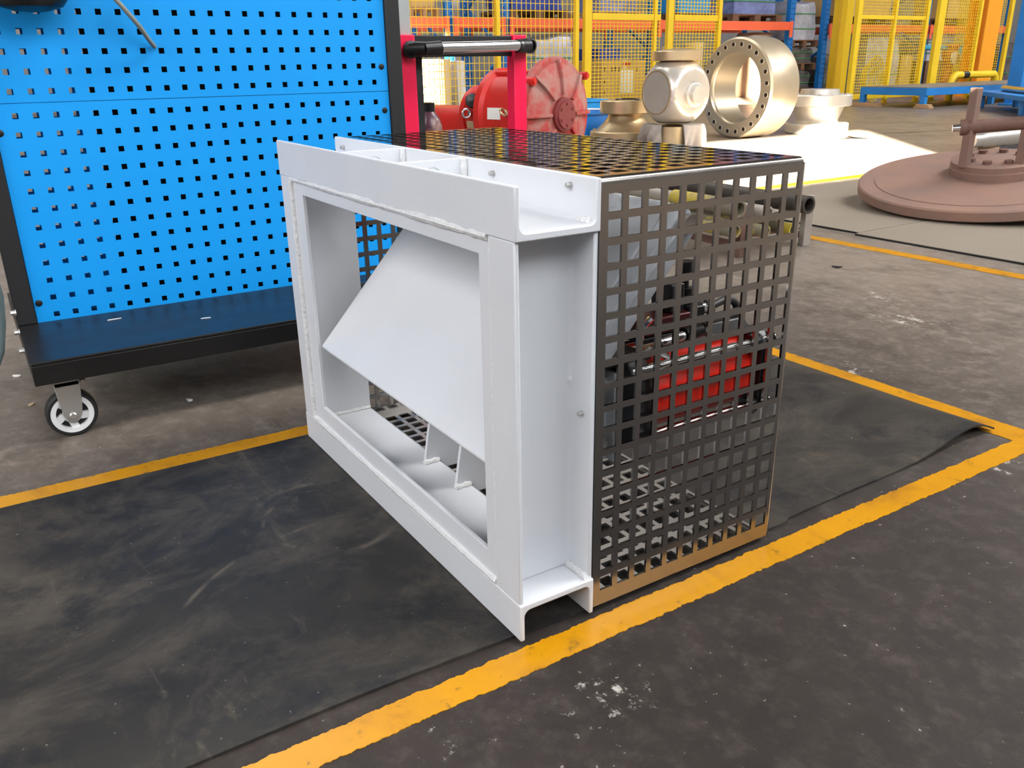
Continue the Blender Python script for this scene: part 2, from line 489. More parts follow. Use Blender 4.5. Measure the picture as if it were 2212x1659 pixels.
class M:
    def __init__(s):
        s.v, s.f = [], []

    def add(s, vs, fs):
        o = len(s.v)
        s.v += [tuple(map(float, p)) for p in vs]
        s.f += [tuple(i + o for i in f) for f in fs]
        return s

    def box(s, a, b):
        x0, x1 = sorted((a[0], b[0]))
        y0, y1 = sorted((a[1], b[1]))
        z0, z1 = sorted((a[2], b[2]))
        return s.add([(x0, y0, z0), (x1, y0, z0), (x1, y1, z0), (x0, y1, z0), (x0, y0, z1), (x1, y0, z1), (x1, y1, z1), (x0, y1, z1)],
                     [(0, 3, 2, 1), (4, 5, 6, 7), (0, 1, 5, 4), (1, 2, 6, 5), (2, 3, 7, 6), (3, 0, 4, 7)])

    def obox(s, c, ax, sz):
        """box of size sz about c with axes ax (3 vectors)"""
        c = np.array(c, float)
        ax = [np.array(a, float) / np.linalg.norm(a) for a in ax]
        vs = []
        for k in range(8):
            sg = [(-1, 1)[(k >> i) & 1] for i in range(3)]
            vs.append(c + sum(0.5 * sz[i] * sg[i] * ax[i] for i in range(3)))
        fs = [(0, 2, 3, 1), (4, 5, 7, 6), (0, 1, 5, 4), (2, 6, 7, 3), (0, 4, 6, 2), (1, 3, 7, 5)]
        if np.dot(np.cross(ax[0], ax[1]), ax[2]) < 0:
            fs = [tuple(reversed(f)) for f in fs]
        return s.add(vs, fs)

    def beam(s, p, q, w, h, up=(0, 0, 1)):
        p, q = np.array(p, float), np.array(q, float)
        d = q - p
        L = np.linalg.norm(d)
        d /= L
        sd = np.cross(d, np.array(up, float))
        sd /= np.linalg.norm(sd)
        return s.obox((p + q) / 2, (d, sd, np.cross(d, sd)), (L, w, h))

    def lathe(s, c, ax, prof, n=32, closed=False):
        """profile [(r, h)] turned about axis ax through c"""
        x, y, d = frame_of(ax)
        c = np.array(c, float)
        vs = []
        for r, h in prof:
            for k in range(n):
                t = 2 * math.pi * k / n
                vs.append(c + d * h + r * (math.cos(t) * x + math.sin(t) * y))
        fs = []
        m = len(prof)
        for i in range(m if closed else m - 1):
            j = (i + 1) % m
            for k in range(n):
                k2 = (k + 1) % n
                fs.append((i * n + k, i * n + k2, j * n + k2, j * n + k))
        if not closed:
            if prof[0][0] > 1e-5:
                fs.append(tuple(reversed(range(n))))
            if prof[-1][0] > 1e-5:
                fs.append(tuple((m - 1) * n + k for k in range(n)))
        return s.add(vs, fs)

    def cyl(s, p, q, r, n=20, r2=None):
        p, q = np.array(p, float), np.array(q, float)
        L = np.linalg.norm(q - p)
        return s.lathe(p, q - p, [(r, 0), (r if r2 is None else r2, L)], n)

    def pipe(s, p, q, r, ri, n=20):
        p, q = np.array(p, float), np.array(q, float)
        L = np.linalg.norm(q - p)
        return s.lathe(p, q - p, [(r, 0), (r, L), (ri, L), (ri, 0)], n, closed=True)

    def tube(s, pts, r, n=8, jit=None):
        pts = [np.array(p, float) for p in pts]
        N = len(pts)
        vs = []
        px = None
        for i, p in enumerate(pts):
            d = pts[min(i + 1, N - 1)] - pts[max(i - 1, 0)]
            d /= np.linalg.norm(d)
            if px is None:
                px, py, _ = frame_of(d)
            else:
                px = px - d * np.dot(px, d)
                px /= np.linalg.norm(px)
                py = np.cross(d, px)
            rr = r * (1 if jit is None else jit(i))
            for k in range(n):
                t = 2 * math.pi * k / n
                vs.append(p + rr * (math.cos(t) * px + math.sin(t) * py))
        fs = [(i * n + k, i * n + (k + 1) % n, (i + 1) * n + (k + 1) % n, (i + 1) * n + k) for i in range(N - 1) for k in range(n)]
        fs += [tuple(reversed(range(n))), tuple((N - 1) * n + k for k in range(n))]
        return s.add(vs, fs)

    def prism(s, poly, fn, t0, t1):
        """polygon [(a, b)] placed by fn(a, b, t), extruded t0..t1"""
        n = len(poly)
        vs = [fn(a, b, t0) for a, b in poly] + [fn(a, b, t1) for a, b in poly]
        fs = [tuple(range(n)), tuple(reversed(range(n, 2 * n)))] + [(i + n, (i + 1) % n + n, (i + 1) % n, i) for i in range(n)]
        return s.add(vs, fs)

    def perf(s, u0, u1, v0, v1, ucols, vrows, fn, t0, t1):
        """plate u0..u1 x v0..v1 with square holes; fn(u, v, t) places it"""
        ub = [u0] + [x for c in ucols for x in c] + [u1]
        vb = [v0] + [x for c in vrows for x in c] + [v1]
        nu, nv = len(ub), len(vb)
        o = nu * nv
        vs = [fn(u, v, t) for t in (t0, t1) for v in vb for u in ub]
        ix = lambda i, j, k: k * o + j * nu + i
        fs = []
        for j in range(nv - 1):
            for i in range(nu - 1):
                a, b, c, d = (i, j), (i + 1, j), (i + 1, j + 1), (i, j + 1)
                if i % 2 == 1 and j % 2 == 1:
                    for p, q in ((a, b), (b, c), (c, d), (d, a)):
                        fs.append((ix(*p, 0), ix(*q, 0), ix(*q, 1), ix(*p, 1)))
                else:
                    fs.append((ix(*a, 0), ix(*d, 0), ix(*c, 0), ix(*b, 0)))
                    fs.append((ix(*a, 1), ix(*b, 1), ix(*c, 1), ix(*d, 1)))
        for i in range(nu - 1):
            fs.append((ix(i, 0, 0), ix(i + 1, 0, 0), ix(i + 1, 0, 1), ix(i, 0, 1)))
            fs.append((ix(i, nv - 1, 0), ix(i, nv - 1, 1), ix(i + 1, nv - 1, 1), ix(i + 1, nv - 1, 0)))
        for j in range(nv - 1):
            fs.append((ix(0, j, 0), ix(0, j, 1), ix(0, j + 1, 1), ix(0, j + 1, 0)))
            fs.append((ix(nu - 1, j, 0), ix(nu - 1, j + 1, 0), ix(nu - 1, j + 1, 1), ix(nu - 1, j, 1)))
        return s.add(vs, fs)

    def holed(s, a0, a1, b0, b1, ca, cb, r, fn, t0, t1, n=24):
        """rectangular plate with one round hole"""
        vs = []
        for t in (t0, t1):
            for k in range(n):
                th = 2 * math.pi * (k + 0.5) / n
                dx, dy = math.cos(th), math.sin(th)
                vs.append(fn(ca + r * dx, cb + r * dy, t))
            for k in range(n):
                th = 2 * math.pi * (k + 0.5) / n
                dx, dy = math.cos(th), math.sin(th)
                tx = ((a1 - ca) if dx > 0 else (a0 - ca)) / (dx if abs(dx) > 1e-6 else 1e-6)
                ty = ((b1 - cb) if dy > 0 else (b0 - cb)) / (dy if abs(dy) > 1e-6 else 1e-6)
                m = min(tx, ty)
                vs.append(fn(ca + m * dx, cb + m * dy, t))
        # snap nearest outer samples to the corners
        for (A, B) in ((a0, b0), (a1, b0), (a1, b1), (a0, b1)):
            th = math.atan2(B - cb, A - ca)
            k = int(round(th / (2 * math.pi) * n - 0.5)) % n
            vs[n + k] = fn(A, B, t0)
            vs[3 * n + k] = fn(A, B, t1)
        fs = []
        for k in range(n):
            j = (k + 1) % n
            fs.append((k, j, n + j, n + k))
            fs.append((2 * n + j, 2 * n + k, 3 * n + k, 3 * n + j))
            fs.append((j, k, 2 * n + k, 2 * n + j))
            fs.append((n + k, n + j, 3 * n + j, 3 * n + k))
        return s.add(vs, fs)

    def build(s, name, material, parent=None, bevel=0.0, smooth=False, fix=True, seg=2):
        me = bpy.data.meshes.new(name)
        P = np.array(s.v) * S
        if parent is None:
            org = np.array([(P[:, 0].min() + P[:, 0].max()) / 2, (P[:, 1].min() + P[:, 1].max()) / 2, P[:, 2].min()])
        else:
            root = parent
            while root.parent:
                root = root.parent
            org = np.array(root.location)
        me.from_pydata([tuple(p) for p in (P - org)], [], s.f)
        if fix:
            import bmesh
            bm = bmesh.new()
            bm.from_mesh(me)
            bmesh.ops.recalc_face_normals(bm, faces=bm.faces)
            bm.to_mesh(me)
            bm.free()
        me.materials.append(material)
        if smooth:
            me.shade_smooth()
            me.set_sharp_from_angle(angle=math.radians(38))
        me.update()
        o = bpy.data.objects.new(name, me)
        COL.objects.link(o)
        if parent is None:
            o.location = org
        else:
            o.parent = parent
        if bevel:
            b = o.modifiers.new('bevel', 'BEVEL')
            b.width = bevel * S
            b.segments = seg
            b.limit_method = 'ANGLE'
            b.angle_limit = math.radians(40)
            me.shade_smooth()
            me.set_sharp_from_angle(angle=math.radians(50))
        return o


def thing(name, label, cat, loc, group=None):
    o = bpy.data.objects.new(name, None)
    COL.objects.link(o)
    o.empty_display_size = 0.1
    o.location = Vector([float(x) for x in loc]) * S
    return tag(o, label, cat, group)


def tag(o, label, cat, group=None):
    o['label'] = label
    o['category'] = cat
    if group:
        o['group'] = group
    return o


def struct(o, label=None):
    o['kind'] = 'structure'
    if label:
        o['label'] = label
    return o


def stuff(o):
    o['kind'] = 'stuff'
    return o


def copy_part(o, parent, off=(0, 0, 0)):
    c = o.copy()
    COL.objects.link(c)
    c.parent = parent
    c.location = Vector(o.location) + Vector(off) * S
    return c


def copy_tree(root, loc, label, group=None):
    """a copy of a thing with its parts and sub-parts"""
    r = root.copy()
    COL.objects.link(r)
    r.location = Vector([float(x) for x in loc]) * S
    r['label'] = label
    if group:
        r['group'] = group
    for ch in list(root.children):
        c = ch.copy()
        COL.objects.link(c)
        c.parent = r
        for g in list(ch.children):
            d = g.copy()
            COL.objects.link(d)
            d.parent = c
    return r


# ================================================================== THE HALL
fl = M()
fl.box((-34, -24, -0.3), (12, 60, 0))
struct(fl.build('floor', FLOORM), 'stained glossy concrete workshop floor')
struct(M().box((-30, -24, 0), (-29.6, 60, 19)).build('wall_back', GREYW), 'grey plastered hall wall behind the pallet racks')
struct(M().box((-30, 60, 0), (12, 60.4, 19)).build('wall_end', GREYW), 'grey end wall of the hall')
struct(M().box((-30, -24.4, 0), (12, -24, 19)).build('wall_near', GREYW), 'grey wall behind the camera')
struct(M().box((-30.4, -24.4, 19), (12, 60.4, 19.3)).build('ceiling', GREYW), 'grey hall ceiling')
# side wall beside the camera, with clerestory openings the sun shines through
X0, X1 = 10.0, 10.3
wm = M()
L0, L1, L2, L3 = 7.9, 10.2, 14.6, 18.9
wm.box((X0, -24, 0), (X1, 60, L0)).box((X0, -24, L1), (X1, 60, L2)).box((X0, -24, L3), (X1, 60, 19))
for (za, zb_q, ops) in ((L0, L1, [(-7.7, -3.55)]), (L2, L3, [(-18.0, -15.6), (-5.6, -4.8), (-4.3, -3.5)])):
    ys = [-24] + [y for o in ops for y in o] + [60]
    for i in range(0, len(ys), 2):
        wm.box((X0, ys[i], za), (X1, ys[i + 1], zb_q))
struct(wm.build('wall_side', GREYW), 'side wall of the hall with clerestory openings')

# ---- painted floor lines
def floor_line(name_label, x0, x1, y0, y1, along, jag=0.006, seed=1):
    rnd = random.Random(seed)
    n = int((y1 - y0 if along == 'y' else x1 - x0) / 0.004)
    n = min(n, 1200)
    top, bot = [], []
    wob = [0, 0]
    for i in range(n + 1):
        t = i / n
        for k in (0, 1):
            wob[k] = 0.72 * wob[k] + rnd.uniform(-jag, jag) * 0.34
        if along == 'y':
            y = y0 + (y1 - y0) * t
            a, b = (x0 + wob[0], y), (x1 + wob[1], y)
        else:
            x = x0 + (x1 - x0) * t
            a, b = (x, y0 + wob[0]), (x, y1 + wob[1])
        top.append(a)
        bot.append(b)
    z0, z1 = 0.0004, 0.0022
    m = M()
    vs, fs = [], []
    for (a, b) in zip(top, bot):
        vs += [(*a, z1), (*b, z1), (*a, z0), (*b, z0)]
    for i in range(n):
        p, q = 4 * i, 4 * i + 4
        fs += [(p, p + 1, q + 1, q), (p, q, q + 2, p + 2), (p + 1, p + 3, q + 3, q + 1)]
    fs += [(0, 2, 3, 1), (4 * n, 4 * n + 1, 4 * n + 3, 4 * n + 2)]
    m.add(vs, fs)
    o = m.build('trim_%d' % seed, LINEM)
    return struct(o, name_label)


floor_line('worn yellow line along the near edge of the rubber mat', 0.012, 0.088, -2.4, 2.075, 'y', seed=1)
floor_line('yellow line between the rubber mat and the blue trolley', -1.465, -1.38, -2.4, 2.075, 'y', seed=2)
floor_line('yellow line across the far end of the rubber mat', -1.38, 0.012, 1.95, 2.07, 'x', seed=3)
floor_line('thin yellow line in front of the grey rubber sheets', -4.6, 9.5, 4.195, 4.305, 'x', jag=0.004, seed=4)
floor_line('sunlit yellow line running past the rusty disc', -4.74, -4.6, 4.2, 16.0, 'y', jag=0.004, seed=5)


jm = M()
ja, jb = at(1868, 291, 2, 0), at(2066, 281, 2, 0)
jd = (jb - ja) / np.linalg.norm(jb - ja)
jm.beam(ja + jd * 0 + np.array([0, 0, 0.0008]), jb + jd * 3 + np.array([0, 0, 0.0008]), 0.03, 0.001)
struct(jm.build('trim_6', BLKEDGE), 'dark sealed joint across the aisle floor behind the rusty disc')


# ---- black rubber mat with its far end curling up
def rubber_mat():
    m = M()
    xs = np.concatenate([np.linspace(-1.372, -0.2, 26), np.linspace(-0.19, -0.036, 10)])
    ysv = np.concatenate([np.linspace(-2.4, 0.9, 60), np.linspace(0.92, 1.975, 70)])

    def h(x, y):
        t = max(0.0, (y - 1.35) / 0.6)
        k = 0.35 + 0.65 * max(0, min(1, (x + 1.4) / 1.35))
        z = 0.0
        if y > 1.35:
            tt_ = min(1.0, (y - 1.35) / 0.625)
            z = 0.044 * k * math.sin(math.pi * 0.97 * tt_ ** 2.4) ** 1.2
        z += 0.006 * max(0, math.sin(3.1 * y + 1.0)) * max(0, (x + 0.35) / 0.31) if x > -0.35 and y > 0.75 else 0
        return z
    top = []
    for y in ysv:
        for x in xs:
            xe = x
            if x > -0.2:
                f = (x + 0.2) / 0.164
                w = 0.010 * math.sin(2.1 * y + 0.7) + 0.006 * math.sin(5.3 * y)
                if y > 0.9:
                    w += -0.012 * math.sin((y - 0.9) * 2.6) - 0.01
                xe = x + f * w
            ye = y
            top.append((xe, ye, 0.0075 + h(x, y)))
    nx, ny = len(xs), len(ysv)
    bot = [(a, b, c - 0.0068) for a, b, c in top]
    fs = []
    o = nx * ny
    for j in range(ny - 1):
        for i in range(nx - 1):
            a, b, c, d = j * nx + i, j * nx + i + 1, (j + 1) * nx + i + 1, (j + 1) * nx + i
            fs += [(a, b, c, d), (o + a, o + d, o + c, o + b)]
    for i in range(nx - 1):
        fs += [(i, o + i, o + i + 1, i + 1), ((ny - 1) * nx + i, (ny - 1) * nx + i + 1, o + (ny - 1) * nx + i + 1, o + (ny - 1) * nx + i)]
    for j in range(ny - 1):
        a, b = j * nx, (j + 1) * nx
        fs += [(a, b, o + b, o + a)]
        a, b = j * nx + nx - 1, (j + 1) * nx + nx - 1
        fs += [(a, o + a, o + b, b)]
    m.add(top + bot, fs)
    ob = m.build('rubber_mat', MATM, smooth=True)
    return tag(ob, 'large black dusty rubber floor mat under the grey steel frame', 'floor mat')


rubber_mat()

# ================================================================== THE DAMPER FRAME WITH ITS CAGE
W, D1, DY = 1.36, 0.2, 0.796
FR = thing('damper_unit', 'pale grey steel channel frame with tilted flap and perforated steel cage', 'machine part', (-W / 2, 0.35, 0.0075))
ZG = 0.0078     # the frame stands on the mat


def channel(o0, o1, web, fl_out, tf=0.011, tw=0.016, r=0.016):
    """U profile: flanges at o0..o0+tf and o1-tf..o1, reaching fl_out; web at web..web+tw (signed); returns polygon (o, h)"""
    sg = 1 if fl_out > web else -1
    pts = [(o0, fl_out), (o0 + tf, fl_out)]
    hb = web + sg * tw
    for k in range(5):
        a = math.pi / 2 * k / 4
        pts.append((o0 + tf + r - r * math.cos(a), hb + sg * (r - r * math.sin(a))))
    for k in range(5):
        a = math.pi / 2 * (1 - k / 4)
        pts.append((o1 - tf - r + r * math.cos(a), hb + sg * (r - r * math.sin(a))))
    pts += [(o1 - tf, fl_out), (o1, fl_out), (o1, web), (o0, web)]
    return pts


M().prism(channel(0, D1, 0.896, 1.0), lambda a, b, t: (t, a, b), -W, 0).build('top_channel', PAINT, FR, bevel=0.003)
M().prism(channel(0, D1, 0.1, ZG), lambda a, b, t: (t, a, b), -W, 0).build('bottom_channel', PAINT, FR, bevel=0.003)
M().prism(channel(0.001, D1 - 0.001, -0.1, -0.006), lambda a, b, t: (b, a, t), 0.1, 0.897).build('side_channel', PAINT, FR, bevel=0.003)
M().prism(channel(0.001, D1 - 0.001, -W + 0.1, -W + 0.004), lambda a, b, t: (b, a, t), 0.1, 0.897).build('side_channel', PAINT, FR, bevel=0.003)
# inner flange ring, a little recessed
RX0, RX1, RZ0, RZ1 = -1.272, -0.103, 0.1, 0.902
OX0, OX1, OZ0, OZ1 = -1.180, -0.146, 0.172, 0.852
ring = M()
ring.perf(RX0, RX1, RZ0, RZ1, [(OX0, OX1)], [(OZ0, OZ1)], lambda u, v, t: (u, t, v), 0.005, 0.017)
ring.build('inner_flange', PAINT, FR, bevel=0.002)


def bead(p, q, r, seed, amp=0.35, part='weld_bead', n=70):
    rnd = random.Random(seed)
    p, q = np.array(p, float), np.array(q, float)
    js = []
    w = 0
    for i in range(n + 1):
        w = 0.7 * w + rnd.uniform(-1, 1) * 0.5
        js.append(1 + amp * max(-0.8, min(1, w)))
    off = [np.array([0, 0, r * 0.35 * (j - 1)]) for j in js]
    return M().tube([p + (q - p) * i / n + off[i] for i in range(n + 1)], r, 8, lambda i: js[i]).build(part, WELD, FR, smooth=True)


bead((RX0 - 0.002, 0.006, 0.892), (RX1 - 0.004, 0.006, 0.892), 0.0085, 3, 0.4)
bead((RX0 + 0.008, 0.003, 0.11), (RX0 + 0.008, 0.003, 0.89), 0.009, 4, 0.12)
bead((RX0, 0.006, 0.108), (RX1, 0.006, 0.108), 0.0105, 5, 0.16)
bead((RX1, 0.006, 0.10), (RX1, 0.006, 0.89), 0.0035, 6, 0.2)
# welds of the side channel on the bottom channel
bead((-0.096, 0.014, 0.104), (-0.096, 0.185, 0.104), 0.011, 8, 0.25)
bead((-0.096, 0.186, 0.104), (-0.006, 0.186, 0.104), 0.010, 9, 0.25)
bead((-1.262, 0.02, 0.104), (-1.262, 0.197, 0.104), 0.008, 10, 0.2)
bead((-0.012, 0.186, 0.914), (-0.05, 0.186, 0.914), 0.008, 11, 0.6, n=14)
# studs through the rear flange
for (x, z, y) in ((-1.283, 0.972, 0.188), (-0.384, 0.974, 0.188), (-0.086, 0.978, 0.188), (-0.037, 0.50, 0.188)):
    h = M().cyl((x, y + 0.001, z), (x, y - 0.011, z), 0.0062, 14, 0.0052)
    h.build('stud', ZINC, FR, smooth=True)
# lifting gussets on the top channel
for gx in (-0.857, -0.52):
    g = M().holed(0.011, 0.189, 0.912, 0.999, 0.100, 0.958, 0.024, lambda a, b, t: (gx + t, a, b), -0.006, 0.006)
    go = g.build('lifting_gusset', PAINT, FR, bevel=0.0015)
    M().tube([(gx + 0.008, 0.185, 0.912 + 0.085 * k / 8) for k in range(9)], 0.010, 8, lambda i: 1 + 0.2 * math.sin(i * 2.3)).build('gusset_weld', WELD, go, smooth=True)
# hinge plates standing on the bottom channel below the flap
for gx in (-0.765, -0.575):
    poly = [(0.155, 0.101), (0.172, 0.20), (0.20, 0.34), (0.30, 0.50), (0.52, 0.52), (0.52, 0.07), (0.215, 0.07), (0.205, 0.101)]
    go = M().prism(poly, lambda a, b, t: (gx + t, a, b), -0.006, 0.006).build('hinge_plate', PAINT, FR, bevel=0.0015)
    M().tube([(gx + 0.010, 0.15 + 0.05 * k / 6, 0.103) for k in range(7)], 0.009, 8, lambda i: 1 + 0.25 * math.sin(i * 1.9)).build('hinge_plate_weld', WELD, go, smooth=True)

# tilted flap
FA = np.array([0.010, 0.383])
fd = np.array([1, 1.106])
fd /= np.linalg.norm(fd)
fn_ = np.array([-fd[1], fd[0]])
LF = 0.715


def fpt(x, s_, t_):
    p = FA + fd * s_ + fn_ * t_
    return (x, p[0], p[1])


fm = M()
fm.prism([(0, 0), (LF, 0), (LF, -0.016), (0, -0.016)], lambda a, b, t: fpt(t, a, b), -1.165, -0.122)
fm.build('flap', PAINT, FR, bevel=0.006, seg=3)
# right hand cheek of the flap, folded down, wider than the opening behind the frame
ch = M()
ch.prism([(0.25, 0.0), (LF, 0.0), (LF, -0.026), (LF - 0.03, -0.072), (0.25, -0.072), (0.235, -0.03)], lambda a, b, t: fpt(t, a, b), -0.121, -0.072)
ch.build('flap_cheek', PAINT, FR, bevel=0.006, seg=3)
M().tube([fpt(-0.071, 0.26 + (LF - 0.3) * k / 20, -0.024) for k in range(21)], 0.004, 6).build('flap_fold', PAINT, FR, smooth=True)
M().cyl(fpt(-1.28, LF - 0.03, -0.03), fpt(-0.05, LF - 0.03, -0.03), 0.022, 16).build('flap_shaft', ZINC, FR, smooth=True)

# perforated cage
HP, HW = 0.0514, 0.0362
cols = [(0.2212 + HP * k, 0.2212 + HP * k + HW) for k in range(11)]
rows = [(0.967 - HW - HP * k, 0.967 - HP * k) for k in range(18)][::-1]
TH = 0.006
GX = -0.004
RB = 0.014
ZC = 0.0185
M().perf(D1, DY - RB, ZC, 1.0 - RB, cols, rows, lambda u, v, t: (t, u, v), GX - TH, GX).build('cage_side_panel', STEEL, FR)
M().perf(D1, DY - RB, ZC, 1.0 - RB, cols, rows, lambda u, v, t: (t, u, v), -W - GX, -W - GX + TH).build('cage_side_panel', STEEL, FR)
xc = [(-1.315 + HP * k, -1.315 + HP * k + HW) for k in range(25)]
M().perf(-W + RB + 0.004, GX - RB, D1, DY - RB, xc, cols, lambda u, v, t: (u, v, t), 1.0 - TH, 1.0).build('cage_top_panel', STEELT, FR)
M().perf(-W + TH + 0.004, GX - TH, D1, DY - RB, xc, cols, lambda u, v, t: (u, v, t), ZC + 0.001, ZC + TH).build('cage_bottom_panel', STEELD, FR)
# rounded bends joining the panels


def bend(c, u, v, p0, d, L, part='cage_bend'):
    """quarter round of radius RB about c, from direction u to v, swept along d"""
    c, u, v, d = (np.array(k, float) for k in (c, u, v, d))
    vs = []
    n = 6
    for rr in (RB, RB - TH):
        for k in range(n + 1):
            a = math.pi / 2 * k / n
            vs.append(c + rr * (math.cos(a) * u + math.sin(a) * v))
    m_ = M()
    prof = vs[:n + 1] + vs[n + 1:][::-1]
    N = len(prof)
    P = prof + [p + d * L for p in prof]
    fs = [(i, (i + 1) % N, (i + 1) % N + N, i + N) for i in range(N)]
    # end caps as quads
    for k in range(n):
        fs.append((k, k + 1, N - 2 - k, N - 1 - k))
        fs.append((N + k, N + N - 1 - k, N + N - 2 - k, N + k + 1))
    m_.add(P, fs)
    return m_.build(part, STEEL, FR, smooth=True)


bend((GX - RB, D1, 1 - RB), (1, 0, 0), (0, 0, 1), None, (0, 1, 0), DY - RB - D1)
bend((-W - GX + RB, D1, 1 - RB), (-1, 0, 0), (0, 0, 1), None, (0, 1, 0), DY - RB - D1)
# rear lips, folded inwards round the open back
M().box((GX - 0.022, DY - TH, ZC), (GX - RB, DY, 0.95)).build('cage_rear_lip', STEELD, FR)
M().box((-W - GX + RB, DY - TH, ZC), (-W - GX + 0.022, DY, 0.95)).build('cage_rear_lip', STEELD, FR)
M().box((-W - GX + RB, DY - TH, 0.970), (GX - RB, DY, 1 - RB)).build('cage_rear_lip', STEELD, FR)
bend((GX - RB, DY - RB, ZC), (1, 0, 0), (0, 1, 0), None, (0, 0, 1), 1 - RB - ZC)
bend((-W - GX + RB, DY - RB, ZC), (-1, 0, 0), (0, 1, 0), None, (0, 0, 1), 1 - RB - ZC)
bend((-W + RB + 0.004, DY - RB, 1 - RB), (0, 1, 0), (0, 0, 1), None, (1, 0, 0), W - 2 * RB - 0.008)

# ---- pneumatic actuator inside the cage
AX, AZ, AR = -0.125, 0.480, 0.096
act = M()
prof = [(0.0, 0.375), (AR, 0.375), (AR, 0.675), (AR * 0.97, 0.70), (AR * 0.86, 0.722), (AR * 0.6, 0.735), (0.0, 0.737)]
act.lathe((AX, 0, AZ), (0, 1, 0), prof, 40)
acto = act.build('actuator', ACTR, FR, smooth=True)
acto['label'] = 'red pneumatic actuator cylinder with chrome tie rods'
CS = 0.106
for (y0, y1, nm) in ((0.318, 0.374, 'end_block'), (0.720, 0.757, 'end_block')):
    c8 = []
    k = 0.032
    for (a, b) in ((-1, -1), (1, -1), (1, 1), (-1, 1)):
        if (a, b) in ((-1, -1), (1, 1)):
            c8 += [(a * CS, b * (CS - k)), (a * (CS - k), b * CS)] if a * b > 0 and a < 0 else [(a * CS, b * (CS - k)), (a * (CS - k), b * CS)]
        else:
            c8 += [(a * (CS - k), b * CS), (a * CS, b * (CS - k))]
    M().prism(c8, lambda a, b, t: (AX + a, t, AZ + b), y0, y1).build(nm, BLACKPL, acto, bevel=0.004)
for (a, b) in ((1, 1), (1, -1), (-1, 1), (-1, -1)):
    x, z = AX + a * 0.083, AZ + b * 0.083
    M().cyl((x, 0.325, z), (x, 0.780, z), 0.0105, 14).build('tie_rod', CHROME, acto, smooth=True)
    M().lathe((x, 0.757, z), (0, 1, 0), [(0.019, 0), (0.019, 0.014)], 6).build('nut', BLACKPL, acto)
    M().lathe((x, 0.72, z), (0, -1, 0), [(0.024, 0), (0.019, 0.02)], 12).build('boss', BLACKPL, acto, smooth=True)
M().prism([(-0.05, 0.0), (0.05, 0.0), (0.032, 0.028), (-0.032, 0.028)], lambda a, b, t: (AX + a, t, AZ + CS + b), 0.60, 0.73).build('port_block', BLACKPL, acto, bevel=0.004)
# mounting bracket
bk = M().box((-0.112, 0.199, 0.335), (-0.098, 0.317, 0.540))
br = bk.build('actuator_bracket', PAINT, FR, bevel=0.003)
M().box((-0.112, 0.304, 0.338), (-0.070, 0.317, 0.556)).build('bracket_edge', PAINT, br, bevel=0.003)
for z in (0.385, 0.495):
    M().lathe((-0.097, 0.275, z), (1, 0, 0), [(0.026, 0), (0.026, 0.004)], 20).build('washer', ZINC, br, smooth=True)
    M().lathe((-0.092, 0.275, z), (1, 0, 0), [(0.020, 0), (0.020, 0.013)], 6).build('bolt_head', ZINC, br)
lb = M().box((-0.20, 0.20, 0.575), (-0.06, 0.40, 0.587)).box((-0.20, 0.20, 0.50), (-0.19, 0.40, 0.587)).build('valve_bracket', BLACKPL, FR, bevel=0.003)
# solenoid valve manifold
vv = M().box((-0.20, 0.415, 0.612), (-0.10, 0.555, 0.652)).build('valve_manifold', MANI, FR, bevel=0.004)
M().box((-0.205, 0.40, 0.598), (-0.095, 0.575, 0.611)).build('manifold_base', BLACKPL, vv, bevel=0.002)
M().box((-0.18, 0.497, 0.653), (-0.11, 0.540, 0.722)).build('solenoid_coil', BLACKPL, vv, bevel=0.004)
M().box((-0.185, 0.556, 0.604), (-0.105, 0.605, 0.660)).build('valve_cap', BLACKPL, vv, bevel=0.005)
M().cyl((-0.14, 0.572, 0.660), (-0.14, 0.572, 0.700), 0.018, 14).build('cable_gland', BLACKPL, vv, smooth=True)
M().cyl((-0.14, 0.570, 0.70), (-0.14, 0.568, 0.735), 0.008, 12).build('gland_stem', BLACKPL, vv, smooth=True)
M().cyl((-0.14, 0.568, 0.735), (-0.14, 0.566, 0.765), 0.018, 14).build('gland_cap', BLACKPL, vv, smooth=True)
M().lathe((-0.125, 0.600, 0.644), (0, 1, 0), [(0.012, 0), (0.020, 0.004), (0.020, 0.016), (0.025, 0.017), (0.025, 0.034), (0.012, 0.044)], 12).build('hose_fitting', CHROME, vv, smooth=True)
M().tube([(-0.125, 0.640, 0.644), (-0.125, 0.665, 0.650), (-0.125, 0.690, 0.655), (-0.125, 0.712, 0.652), (-0.125, 0.728, 0.640), (-0.125, 0.735, 0.622), (-0.125, 0.733, 0.604), (-0.125, 0.728, 0.594)], 0.010, 10).build('air_hose', HOSED, vv, smooth=True)
M().lathe((-0.125, 0.725, 0.572), (0, 0.1, 1), [(0.022, 0), (0.022, 0.006), (0.012, 0.008), (0.012, 0.014), (0.017, 0.016), (0.017, 0.024)], 14).build('elbow_fitting', CHROME, vv, smooth=True)
M().cyl((-0.065, 0.425, 0.606), (-0.065, 0.500, 0.612), 0.012, 14).build('silencer', CHROME, vv, smooth=True)
M().cyl((-0.065, 0.502, 0.612), (-0.065, 0.555, 0.616), 0.018, 14, 0.015).build('silencer_cap', BLACKPL, vv, smooth=True)
M().tube([(-0.10, 0.395, 0.600), (-0.10, 0.402, 0.625), (-0.10, 0.412, 0.645), (-0.10, 0.428, 0.655)], 0.008, 8).build('air_pipe', CHROME, vv, smooth=True)
M().tube([(-0.06, 0.385, 0.600), (-0.055, 0.41, 0.592), (-0.05, 0.44, 0.575)], 0.008, 8).build('air_pipe', STEELD, vv, smooth=True)

